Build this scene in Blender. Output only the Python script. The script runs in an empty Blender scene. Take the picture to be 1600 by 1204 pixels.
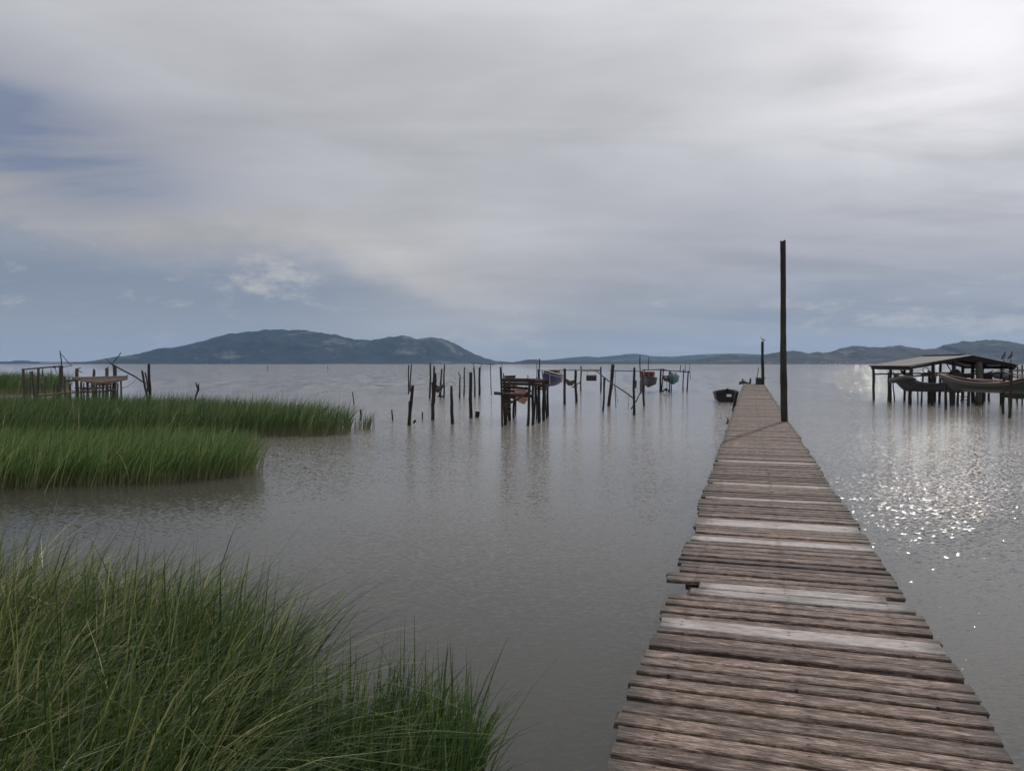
import bpy, math, random
import numpy as np
from mathutils import Vector, Matrix, noise as mnoise

R = random.Random(11)
scene = bpy.context.scene
COL = scene.collection

# ------------------------------------------------------------------ camera
F = 1200.0            # focal length in photo pixels (1600 wide)
HC = 2.45             # camera above the water
DZ = 0.90             # deck above the water
PITCH = math.atan(34.0 / F)
cp, sp = math.cos(PITCH), math.sin(PITCH)
cam = bpy.data.cameras.new('camera')
cam.sensor_width = 36.0
cam.lens = 36.0 * F / 1600.0
cam.clip_start = 0.05
cam.clip_end = 60000
camo = bpy.data.objects.new('camera', cam)
COL.objects.link(camo)
camo.location = (0, 0, HC)
camo.rotation_euler = (math.pi / 2 - PITCH, 0, 0)
scene.camera = camo


def P(px, py, Y):
    """the place at distance Y seen in that direction"""
    u, v = (px - 800) / F, (602 - py) / F
    dy, dz = cp + v * sp, -sp + v * cp
    t = Y / dy
    return Vector((u * t, Y, HC + dz * t))


def Wt(px, py):
    """the place on the water seen in that direction"""
    u, v = (px - 800) / F, (602 - py) / F
    dy, dz = cp + v * sp, -sp + v * cp
    t = -HC / dz
    return Vector((u * t, dy * t, 0.0))


def lin(r, g, b):
    f = lambda c: (c / 255 / 12.92) if c / 255 <= 0.04045 else ((c / 255 + 0.055) / 1.055) ** 2.4
    return (f(r), f(g), f(b))


# ------------------------------------------------------------------ node helpers
class S:
    """a float socket with arithmetic"""
    def __init__(self, nt, sock):
        self.nt, self.s = nt, sock

    def m(self, op, *args, clamp=False):
        n = self.nt.nodes.new('ShaderNodeMath')
        n.operation = op
        n.use_clamp = clamp
        for i, a in enumerate((self,) + args):
            if isinstance(a, S):
                self.nt.links.new(a.s, n.inputs[i])
            else:
                n.inputs[i].default_value = a
        return S(self.nt, n.outputs[0])
    def __add__(self, o): return self.m('ADD', o)
    __radd__ = __add__
    def __sub__(self, o): return self.m('SUBTRACT', o)
    def __mul__(self, o): return self.m('MULTIPLY', o)
    __rmul__ = __mul__
    def __truediv__(self, o): return self.m('DIVIDE', o)
    def pow(self, o): return self.m('POWER', o)
    def clamp(self): return self.m('ADD', 0.0, clamp=True)
    def step(self, a, b):
        n = self.nt.nodes.new('ShaderNodeMapRange')
        n.interpolation_type = 'SMOOTHSTEP'
        self.nt.links.new(self.s, n.inputs['Value'])
        for k, v in (('From Min', a), ('From Max', b)):
            if isinstance(v, S):
                self.nt.links.new(v.s, n.inputs[k])
            else:
                n.inputs[k].default_value = v
        return S(self.nt, n.outputs[0])


def gauss(x, c, w):
    d = (x - c) / w
    return (d * d * -1.0).m('EXPONENT')


def link(nt, a, b):
    nt.links.new(a.s if isinstance(a, S) else a, b)


def vec(nt, x, y, z):
    n = nt.nodes.new('ShaderNodeCombineXYZ')
    for i, a in enumerate((x, y, z)):
        if isinstance(a, S):
            nt.links.new(a.s, n.inputs[i])
        else:
            n.inputs[i].default_value = a
    return n.outputs[0]


def noise(nt, v, scale, detail=4, rough=0.55, dist=0.0, kind=None):
    n = nt.nodes.new('ShaderNodeTexNoise')
    if kind:
        n.noise_type = kind
    nt.links.new(v.s if isinstance(v, S) else v, n.inputs['Vector'])
    n.inputs['Scale'].default_value = scale
    n.inputs['Detail'].default_value = detail
    n.inputs['Roughness'].default_value = rough
    n.inputs['Distortion'].default_value = dist
    return S(nt, n.outputs[0])


def mapping(nt, v, scale=(1, 1, 1), rot=(0, 0, 0), loc=(0, 0, 0)):
    n = nt.nodes.new('ShaderNodeMapping')
    nt.links.new(v, n.inputs['Vector'])
    n.inputs['Scale'].default_value = scale
    n.inputs['Rotation'].default_value = rot
    n.inputs['Location'].default_value = loc
    return n.outputs[0]


def mix(nt, f, a, b, mode='MIX'):
    n = nt.nodes.new('ShaderNodeMix')
    n.data_type = 'RGBA'
    n.blend_type = mode
    n.clamp_factor = True
    for sock, val in ((n.inputs[0], f), (n.inputs[6], a), (n.inputs[7], b)):
        if isinstance(val, S):
            nt.links.new(val.s, sock)
        elif isinstance(val, bpy.types.NodeSocket):
            nt.links.new(val, sock)
        elif isinstance(val, (tuple, list)):
            sock.default_value = (*val[:3], 1)
        else:
            sock.default_value = val
    return n.outputs[2]


def ramp(nt, f, stops):
    n = nt.nodes.new('ShaderNodeValToRGB')
    link(nt, f, n.inputs[0])
    e = n.color_ramp.elements
    while len(e) < len(stops):
        e.new(0.5)
    for el, (p, c) in zip(e, stops):
        el.position = p
        el.color = (*c, 1)
    return n.outputs[0]


def attr(nt, name):
    n = nt.nodes.new('ShaderNodeAttribute')
    n.attribute_name = name
    return n


def new_mat(name):
    m = bpy.data.materials.new(name)
    m.use_nodes = True
    nt = m.node_tree
    return m, nt, nt.nodes['Principled BSDF'], nt.nodes['Material Output']


def bump(nt, bsdf, h, strength, dist):
    b = nt.nodes.new('ShaderNodeBump')
    b.inputs['Strength'].default_value = strength
    b.inputs['Distance'].default_value = dist
    link(nt, h, b.inputs['Height'])
    nt.links.new(b.outputs[0], bsdf.inputs['Normal'])
    return b


# ------------------------------------------------------------------ sky and sun
SUN_AZ = math.radians(29.5)
SUN_EL = math.radians(31.5)
sun_dir = Vector((math.sin(SUN_AZ) * math.cos(SUN_EL), math.cos(SUN_AZ) * math.cos(SUN_EL), math.sin(SUN_EL)))

world = bpy.data.worlds.new('World')
scene.world = world
world.use_nodes = True
wt = world.node_tree
bg = wt.nodes['Background']
SKY_STRENGTH = 0.1
bg.inputs['Strength'].default_value = SKY_STRENGTH
sky = wt.nodes.new('ShaderNodeTexSky')
sky.sky_type = 'NISHITA'
sky.sun_disc = False
sky.sun_elevation = SUN_EL
sky.sun_rotation = SUN_AZ
sky.dust_density = 1.5
tc = wt.nodes.new('ShaderNodeTexCoord')
sep = wt.nodes.new('ShaderNodeSeparateXYZ')
wt.links.new(tc.outputs['Generated'], sep.inputs[0])
x, y, z = (S(wt, sep.outputs[i]) for i in range(3))
D57 = 180 / math.pi
az = x.m('ARCTAN2', y) * D57
el = z.m('ARCSINE') * D57
den = z.m('MAXIMUM', 0.0) + 0.16
cv = vec(wt, x / den, y / den, 0.0)
warp = noise(wt, cv, 0.7, 4, 0.55) - 0.5
wisps = noise(wt, mapping(wt, cv, (0.45, 1.5, 1), (0, 0, math.radians(28))), 1.5, 7, 0.55, 0.6)
broad = noise(wt, mapping(wt, cv, (0.6, 1.1, 1), (0, 0, math.radians(20))), 0.75, 4, 0.5, 0.3)
puff = noise(wt, vec(wt, az * 0.16, el * 0.34, 3.7), 1.0, 7, 0.6)
fine = noise(wt, vec(wt, az * 0.05, el * 0.22, 9.1), 1.0, 6, 0.55, 0.4)

# lower edge of the cloud sheet: elevation as a curve over azimuth
fc = wt.nodes.new('ShaderNodeFloatCurve')
cu = fc.mapping.curves[0]
pts = [(-60, 7.5), (-33.7, 8.3), (-27, 7.7), (-20, 8.0), (-16.5, 8.0), (-11, 7.0), (-8.2, 6.0), (-6.6, 5.0), (-4.5, 4.2),
       (-1, 3.8), (8, 4.2), (20, 5.2), (34, 6.0), (60, 6.2)]
conv = [((a + 60) / 120, e / 20) for a, e in pts]
cu.points[0].location = conv[0]
cu.points[1].location = conv[-1]
for c in conv[1:-1]:
    cu.points.new(*c)
fc.mapping.update()
link(wt, ((az + 60.0) / 120.0).clamp(), fc.inputs['Value'])
edge = S(wt, fc.outputs[0]) * 20.0
soft = az.step(-9.0, 6.0) * 2.2 + az.step(-9.0, -20.0) * 1.2 + 1.5
below = edge - el + (puff - 0.5) * 5.0 + (fine - 0.5) * 3.5 + warp * 1.8
low = (below / soft * 0.5 + 0.5).step(0.0, 1.0)
open_sky = low
# a hole of blue towards the left, torn into streaks
hole = gauss(az, -38.0, 12.5) * gauss(el + warp * 6.0 + (az + 34.0) * 0.16, 13.4, 4.0)
hole = (hole * 2.4 * ((wisps - 0.5) * 2.2 + (fine - 0.5) * 1.6 + 0.75).clamp()).clamp() * 0.78
hole2 = gauss(az, -30.0, 8.0) * gauss(el + warp * 3.0 + (az + 30.0) * 0.22, 11.2, 1.0) * 0.35
open_sky = (low * (az.step(-3.0, -19.0) * 0.42 + az.step(0.0, 15.0) * 0.30 + 0.42)).m('MAXIMUM', hole).m('MAXIMUM', hole2)

k = 1.0 / SKY_STRENGTH
sc3 = lambda c, g=1.0: tuple(v * k * g for v in c)
blue = mix(wt, 0.5, mix(wt, 1.0, sky.outputs[0], (0.42, 0.40, 0.43), 'MULTIPLY'), sc3(lin(108, 124, 160)))
# paler, greyer towards the horizon
hor = mix(wt, el.step(0.0, 5.5), sc3(lin(150, 156, 164)), sc3(lin(123, 135, 154)))
skyc = mix(wt, el.step(6.0, 11.0), hor, blue)
puff2 = noise(wt, vec(wt, az * 0.38 + warp * 1.2, el * 0.85, 1.7), 1.0, 8, 0.62)
cum = (puff2 + gauss(az, -17.4, 2.9) * gauss(el, 6.4, 1.5) * 0.34 + gauss(az, -1.5, 4.5) * gauss(el, 1.9, 1.3) * 0.22
       + gauss(az, 28.0, 8.0) * gauss(el, 2.6, 1.3) * 0.17 - 0.04).step(0.52, 0.84)
skyc = mix(wt, cum * 0.9 * el.step(10.5, 7.0), skyc, sc3(lin(180, 179, 178)))
cumover = cum * el.step(8.0, 5.5) * 0.55

cloud = mix(wt, el.step(3.0, 16.0), sc3(lin(166, 166, 167)), sc3(lin(180, 181, 186)))
cloud = mix(wt, az.step(-6.0, 18.0) * el.step(19.0, 8.0) * 0.95, cloud, sc3(lin(146, 150, 160)))
cloud = mix(wt, gauss(el - edge, 1.1, 1.6) * az.step(2.0, -14.0) * 0.5, cloud, sc3(lin(184, 181, 176)))
var = (broad - 0.5) * 0.8 + (wisps - 0.5) * 0.36 + (fine - 0.5) * 0.45 + 1.0
var = var * (el.step(20.0, 46.0) * 1.25 + 1.0)
vn = wt.nodes.new('ShaderNodeVectorMath'); vn.operation = 'SCALE'
wt.links.new(cloud, vn.inputs[0]); link(wt, var, vn.inputs['Scale'])
# sun veiled by the cloud
dp = wt.nodes.new('ShaderNodeVectorMath'); dp.operation = 'DOT_PRODUCT'
wt.links.new(tc.outputs['Generated'], dp.inputs[0]); dp.inputs[1].default_value = (math.sin(math.radians(30)) * math.cos(math.radians(19.5)), math.cos(math.radians(30)) * math.cos(math.radians(19.5)), math.sin(math.radians(19.5)))
ang = S(wt, dp.outputs['Value']).m('MINIMUM', 1.0).m('ARCCOSINE') * D57
ang2 = ang * (warp * 1.3 + 1.0)
glow = (gauss(ang2, 0.0, 6.0) * 0.11 + gauss(ang2, 0.0, 12.0) * 0.13 + gauss(ang2, 0.0, 22.0) * 0.08) * ((broad - 0.5) * 2.2 + (wisps - 0.5) * 1.6 + (fine - 0.5) * 1.5 + 1.0).clamp()
dp2 = wt.nodes.new('ShaderNodeVectorMath'); dp2.operation = 'DOT_PRODUCT'
wt.links.new(tc.outputs['Generated'], dp2.inputs[0]); dp2.inputs[1].default_value = sun_dir
ang3 = S(wt, dp2.outputs['Value']).m('MINIMUM', 1.0).m('ARCCOSINE') * D57
glow = glow + gauss(ang3 * (warp * 0.8 + 1.0), 0.0, 13.0) * 0.15 + gauss(ang3, 0.0, 30.0) * 0.04
gl = wt.nodes.new('ShaderNodeVectorMath'); gl.operation = 'SCALE'
gl.inputs[0].default_value = sc3((1.0, 0.955, 0.94)); link(wt, glow, gl.inputs['Scale'])
tot = mix(wt, open_sky, vn.outputs[0], skyc)
tot = mix(wt, cumover * az.step(-10.0, -5.0), tot, sc3(lin(168, 170, 174)))
add = wt.nodes.new('ShaderNodeVectorMath'); add.operation = 'ADD'
wt.links.new(tot, add.inputs[0]); wt.links.new(gl.outputs[0], add.inputs[1])
wt.links.new(add.outputs[0], bg.inputs['Color'])

sl = bpy.data.lights.new('sun', 'SUN')
sl.energy = 1.3
sl.angle = math.radians(1.2)
sl.color = (1.0, 0.95, 0.88)
so = bpy.data.objects.new('sun', sl)
COL.objects.link(so)
so.location = sun_dir * 100
so.rotation_euler = (-sun_dir).to_track_quat('-Z', 'Y').to_euler()

# ------------------------------------------------------------------ materials
def mat_water():
    m, nt, b, o = new_mat('muddy_water')
    g = nt.nodes.new('ShaderNodeNewGeometry')
    p = g.outputs['Position']
    big = noise(nt, mapping(nt, p, (1, 1, 0)), 0.05, 3, 0.5)
    wind = noise(nt, mapping(nt, p, (0.4, 1.0, 0), (0, 0, 0.15)), 0.12, 3, 0.5)
    r1 = mapping(nt, p, (0.45, 1.0, 0), (0, 0, math.radians(12)))
    r2 = mapping(nt, p, (0.7, 1.0, 0), (0, 0, math.radians(-22)))
    def slopes(v, scale, det, kx, ky):
        n = nt.nodes.new('ShaderNodeTexNoise')
        nt.links.new(v, n.inputs['Vector'])
        n.inputs['Scale'].default_value = scale
        n.inputs['Detail'].default_value = det
        n.inputs['Roughness'].default_value = 0.55
        n.inputs['Distortion'].default_value = 0.3
        q = nt.nodes.new('ShaderNodeSeparateColor')
        nt.links.new(n.outputs['Color'], q.inputs[0])
        return (S(nt, q.outputs[0]) - 0.5) * kx, (S(nt, q.outputs[1]) - 0.5) * ky
    sx1, sy1 = slopes(r1, 0.55, 1, 0.02, 0.03)
    sx2, sy2 = slopes(r2, 4.0, 1, 0.04, 0.05)
    sx3, sy3 = slopes(r1, 34.0, 2, 0.98, 1.10)
    ps_ = nt.nodes.new('ShaderNodeSeparateXYZ'); nt.links.new(p, ps_.inputs[0])
    wx, wy = S(nt, ps_.outputs[0]), S(nt, ps_.outputs[1])
    shelter = (wy.step(9.0, 25.0) * 0.92 + wx.step(-1.5, 5.0) * wy.step(3.5, 18.0)).clamp() * 0.70 + 0.30     # calm in the lee of bank and reeds
    amp = (wind.step(0.30, 0.70) * 0.30 + 0.85) * (shelter + S(nt, ps_.outputs[1]).step(28.0, 110.0) * 0.25)
    r4 = mapping(nt, p, (1.0, 0.10, 0), (0, 0, math.radians(-8)))
    sx4, sy4 = slopes(r4, 2.0, 2, 0.42, 0.85)            # longer wind waves of the open lagoon
    far = wy.step(34.0, 110.0)
    nx = sx1 + (sx2 + sx3) * amp + sx4 * far
    ny = sy1 + (sy2 + sy3) * amp + sy4 * far
    nv = nt.nodes.new('ShaderNodeVectorMath'); nv.operation = 'NORMALIZE'
    nt.links.new(vec(nt, nx, ny, 1.0), nv.inputs[0])
    nt.links.new(nv.outputs[0], b.inputs['Normal'])
    near_refl = mix(nt, big, (0.036, 0.034, 0.027), (0.048, 0.046, 0.037))   # muddy water near the bank painted dark, for the reeds' reflection
    far_refl = mix(nt, big, (0.240, 0.217, 0.186), (0.270, 0.246, 0.213))      # muddy open water painted paler, in place of bright reflected sky
    nt.links.new(mix(nt, (wy + wx * 0.9 + (big - 0.5) * 10.0).step(2.0, 38.0), near_refl, far_refl), b.inputs['Base Color'])  # blends the painted reflection tones from bank and reeds outwards
    b.inputs['Roughness'].default_value = 0.04
    b.inputs['IOR'].default_value = 1.333
    return m


def mat_plank(name, dark, mid, light, grey=0.0):
    m, nt, b, o = new_mat(name)
    a = attr(nt, 'grain').outputs['Vector']
    tint = attr(nt, 'tint').outputs['Fac']
    t = S(nt, tint)
    grain = noise(nt, mapping(nt, a, (8.5, 48, 1)), 1.0, 8, 0.72, 0.6)
    fineg = noise(nt, mapping(nt, a, (14.0, 170, 1)), 1.0, 4, 0.65)
    blot = noise(nt, mapping(nt, a, (2.2, 6, 1)), 1.0, 5, 0.6)
    crack = noise(nt, mapping(nt, a, (2.4, 55, 1), (0, 0, 0), (3, 9, 5)), 1.0, 5, 0.7, 0.3).step(0.60, 0.69)
    c = ramp(nt, grain * 0.62 + fineg * 0.38, [(0.38, dark), (0.49, mid), (0.61, light)])
    fleck = noise(nt, mapping(nt, a, (15, 105, 1), (0, 0, 0), (1, 2, 8)), 1.0, 5, 0.7, 0.4).step(0.56, 0.64)
    c = mix(nt, fleck * 0.55, c, tuple(v * 1.05 for v in light))
    c = mix(nt, blot.step(0.44, 0.70) * 0.55, c, tuple(v * 0.42 for v in mid))
    c = mix(nt, crack * 0.85, c, (0.012, 0.010, 0.009))
    sc = nt.nodes.new('ShaderNodeVectorMath'); sc.operation = 'SCALE'
    nt.links.new(c, sc.inputs[0]); link(nt, t * 1.3 + 0.42, sc.inputs['Scale'])
    # dark, damp growth creeping in from the plank ends
    ends = S(nt, attr(nt, 'ends').outputs['Fac'])
    moss = (ends * 1.0 + (blot - 0.5) * 0.9).step(0.50, 1.0)
    c2 = mix(nt, moss * 0.6, sc.outputs[0], (0.030, 0.028, 0.022))
    # nail heads over the three stringers, each with a rust stain
    q = nt.nodes.new('ShaderNodeSeparateXYZ'); nt.links.new(attr(nt, 'across').outputs['Vector'], q.inputs[0])
    tt, pp, jj = (S(nt, q.outputs[i_]) for i_ in range(3))
    near = None
    for t0 in (-0.36, 0.24, 0.84):
        d1 = (tt - t0)
        d2 = pp.m('ABSOLUTE') - 0.028
        dd = (d1 * d1 * 0.35 + d2 * d2).m('SQRT')
        near = dd if near is None else near.m('MINIMUM', dd)
    c2 = mix(nt, near.step(0.030, 0.004) * 0.6 * (jj * 0.9 + 0.1), c2, (0.035, 0.017, 0.010))
    c2 = mix(nt, near.step(0.0065, 0.0045) * 0.9, c2, (0.012, 0.009, 0.008))
    nt.links.new(c2, b.inputs['Base Color'])
    b.inputs['Roughness'].default_value = 0.78
    b.inputs['Specular IOR Level'].default_value = 0.3
    bump(nt, b, grain * 0.5 + fineg * 0.35 - crack * 0.6, 0.85, 0.010)
    return m


def mat_log(name, dark, light, wet=True):
    m, nt, b, o = new_mat(name)
    a = attr(nt, 'grain').outputs['Vector']
    grain = noise(nt, mapping(nt, a, (30, 2.2, 1)), 1.0, 6, 0.65, 0.6)
    blot = noise(nt, mapping(nt, a, (5, 1.6, 1)), 1.0, 4, 0.6)
    c = ramp(nt, grain * 0.6 + blot * 0.4, [(0.32, dark), (0.68, light)])
    if wet:
        g = nt.nodes.new('ShaderNodeNewGeometry')
        sp_ = nt.nodes.new('ShaderNodeSeparateXYZ'); nt.links.new(g.outputs['Position'], sp_.inputs[0])
        wz = (S(nt, sp_.outputs[2]) + (blot - 0.5) * 0.35).step(0.55, 0.15)
        c = mix(nt, wz * 0.8, c, (0.014, 0.012, 0.010))
    nt.links.new(c, b.inputs['Base Color'])
    b.inputs['Roughness'].default_value = 0.8
    b.inputs['Specular IOR Level'].default_value = 0.3
    bump(nt, b, grain, 0.8, 0.02)
    return m


def mat_paint(name, col, rough=0.5, wear=0.35, under=(0.16, 0.13, 0.11)):
    m, nt, b, o = new_mat(name)
    tcn = nt.nodes.new('ShaderNodeTexCoord').outputs['Object']
    n1 = noise(nt, mapping(nt, tcn, (1.3, 1.3, 3.0)), 2.2, 6, 0.65)
    n2 = noise(nt, tcn, 14.0, 4, 0.6)
    c = mix(nt, n1.step(0.35, 0.75) * 0.35, col, tuple(v * 0.55 for v in col))
    c = mix(nt, (n1 * 0.5 + n2 * 0.5).step(0.66 - wear * 0.2, 0.74 - wear * 0.2) * wear, c, under)
    nt.links.new(c, b.inputs['Base Color'])
    b.inputs['Roughness'].default_value = rough
    bump(nt, b, n2, 0.25, 0.01)
    return m


def mat_grass(name, cols, pale, gloss=0.45):
    m, nt, b, o = new_mat(name)
    rnd = S(nt, attr(nt, 'rnd').outputs['Fac'])
    hh = S(nt, attr(nt, 'hgt').outputs['Fac'])
    c = ramp(nt, rnd, cols)
    c = mix(nt, hh.step(0.42, 0.02) * 0.75, c, pale)
    nt.links.new(c, b.inputs['Base Color'])
    b.inputs['Roughness'].default_value = gloss
    b.inputs['Specular IOR Level'].default_value = 0.6
    tr = nt.nodes.new('ShaderNodeBsdfTranslucent')
    nt.links.new(c, tr.inputs['Color'])
    ms = nt.nodes.new('ShaderNodeMixShader')
    ms.inputs[0].default_value = 0.38
    nt.links.new(b.outputs[0], ms.inputs[1]); nt.links.new(tr.outputs[0], ms.inputs[2])
    nt.links.new(ms.outputs[0], o.inputs['Surface'])
    return m


def mat_hill(name):
    m, nt, b, o = new_mat(name)
    g = nt.nodes.new('ShaderNodeNewGeometry')
    p = g.outputs['Position']
    n1 = noise(nt, mapping(nt, p, (1, 0.8, 2.5)), 0.0035, 6, 0.6)
    n2 = noise(nt, p, 0.018, 5, 0.65)
    c = mix(nt, n2.step(0.35, 0.7), (0.007, 0.010, 0.010), (0.025, 0.030, 0.027))
    c = mix(nt, (n1 * 0.7 + n2 * 0.3).step(0.54, 0.63) * 0.85, c, (0.105, 0.108, 0.080))
    nt.links.new(c, b.inputs['Base Color'])
    b.inputs['Roughness'].default_value = 0.9
    b.inputs['Specular IOR Level'].default_value = 0.1
    return m


def mat_roof():
    m, nt, b, o = new_mat('fibre_cement_roof')
    tcn = nt.nodes.new('ShaderNodeTexCoord').outputs['Object']
    n1 = noise(nt, mapping(nt, tcn, (1, 1, 1)), 1.4, 6, 0.65)
    n2 = noise(nt, tcn, 9.0, 4, 0.6)
    c = mix(nt, n1.step(0.3, 0.7), (0.030, 0.029, 0.030), (0.054, 0.052, 0.054))
    c = mix(nt, n2.step(0.55, 0.75) * 0.5, c, (0.06, 0.057, 0.052))
    nt.links.new(c, b.inputs['Base Color'])
    b.inputs['Roughness'].default_value = 0.75
    return m


def mat_plain(name, col, rough=0.6, var=0.3, scale=20.0):
    m, nt, b, o = new_mat(name)
    tcn = nt.nodes.new('ShaderNodeTexCoord').outputs['Object']
    n1 = noise(nt, tcn, scale, 4, 0.6)
    nt.links.new(mix(nt, n1, tuple(v * (1 - var) for v in col), tuple(v * (1 + var) for v in col)), b.inputs['Base Color'])
    b.inputs['Roughness'].default_value = rough
    return m


M = dict(
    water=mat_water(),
    plank=mat_plank('weathered_deck_wood', (0.030, 0.018, 0.013), (0.090, 0.060, 0.044), (0.275, 0.215, 0.180)),
    pale=mat_plank('pale_deck_wood', (0.15, 0.124, 0.108), (0.27, 0.237, 0.214), (0.39, 0.355, 0.33)),
    log=mat_log('dark_post_wood', (0.008, 0.006, 0.005), (0.040, 0.031, 0.026)),
    loggrey=mat_log('grey_post_wood', (0.024, 0.021, 0.018), (0.10, 0.090, 0.078)),
    loggreen=mat_log('mossy_pole_wood', (0.012, 0.012, 0.007), (0.045, 0.042, 0.030)),
    beam=mat_log('brown_beam_wood', (0.020, 0.012, 0.010), (0.085, 0.055, 0.046), False),
    palebeam=mat_log('bleached_beam_wood', (0.13, 0.105, 0.085), (0.34, 0.28, 0.235), False),
    grassfg=mat_grass('shore_grass', [(0.0, (0.010, 0.026, 0.006)), (0.36, (0.042, 0.084, 0.016)), (0.62, (0.125, 0.16, 0.042)), (0.84, (0.30, 0.30, 0.115)), (1.0, (0.50, 0.43, 0.26))], (0.075, 0.070, 0.035), 0.33),
    grassbr=mat_grass('green_tuft_grass', [(0.0, (0.016, 0.042, 0.011)), (0.5, (0.060, 0.112, 0.028)), (0.8, (0.15, 0.19, 0.06)), (1.0, (0.34, 0.33, 0.16))], (0.06, 0.06, 0.03)),
    reedpale=mat_grass('young_reed_blades', [(0.0, (0.030, 0.066, 0.015)), (0.45, (0.080, 0.146, 0.034)), (0.78, (0.18, 0.25, 0.072)), (0.93, (0.34, 0.33, 0.16)), (1.0, (0.48, 0.42, 0.26))], (0.20, 0.185, 0.10)),
    reed=mat_grass('reed_blades', [(0.0, (0.015, 0.037, 0.010)), (0.45, (0.043, 0.086, 0.021)), (0.80, (0.12, 0.175, 0.050)), (0.94, (0.28, 0.27, 0.13)), (1.0, (0.42, 0.37, 0.22))], (0.19, 0.175, 0.10)),
    hill=mat_hill('forested_hill'),
    roof=mat_roof(),
    navy=mat_paint('navy_paint', (0.032, 0.032, 0.095)),
    blackp=mat_paint('black_paint', (0.014, 0.014, 0.022)),
    green=mat_paint('dark_green_paint', (0.011, 0.021, 0.015)),
    slate=mat_paint('slate_paint', (0.070, 0.066, 0.078)),
    teal=mat_paint('teal_paint', (0.036, 0.135, 0.14)),
    white=mat_paint('white_paint', (0.62, 0.60, 0.57), 0.5, 0.3),
    pink=mat_paint('faded_pink_paint', (0.50, 0.27, 0.22), 0.5, 0.4),
    dullpink=mat_paint('weathered_pink_paint', (0.26, 0.155, 0.13), 0.6, 0.5),
    red=mat_paint('faded_red_paint', (0.30, 0.095, 0.080), 0.5, 0.35),
    beige=mat_paint('bare_beige_hull', (0.30, 0.245, 0.195), 0.75, 0.5, (0.13, 0.10, 0.08)),
    tarp=mat_plain('olive_tarp', (0.040, 0.042, 0.034), 0.7, 0.4, 6),
    rope=mat_plain('rope_fibre', (0.28, 0.25, 0.22), 0.9),
    darkrope=mat_plain('dark_rope_fibre', (0.05, 0.045, 0.04), 0.9),
    net=mat_plain('net_mesh', (0.085, 0.070, 0.058), 0.9, 0.4, 40),
    dark=mat_plain('dark_clutter', (0.020, 0.018, 0.017), 0.7),
    feather=mat_plain('black_feathers', (0.014, 0.013, 0.014), 0.6),
    gull=mat_plain('white_feathers', (0.6, 0.6, 0.6), 0.7, 0.1),
    mud=mat_plain('wet_mud', (0.035, 0.028, 0.022), 0.6, 0.4, 3),
    concrete=mat_plain('pale_concrete', (0.55, 0.55, 0.54), 0.8, 0.1, 0.05),
    render=mat_plain('house_wall', (0.26, 0.25, 0.24), 0.8, 0.3, 0.05),
    tile=mat_plain('clay_tiles', (0.09, 0.055, 0.045), 0.8, 0.3, 0.8),
    mast=mat_plain('mast_steel', (0.16, 0.16, 0.165), 0.5, 0.1, 1),
)


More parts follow.
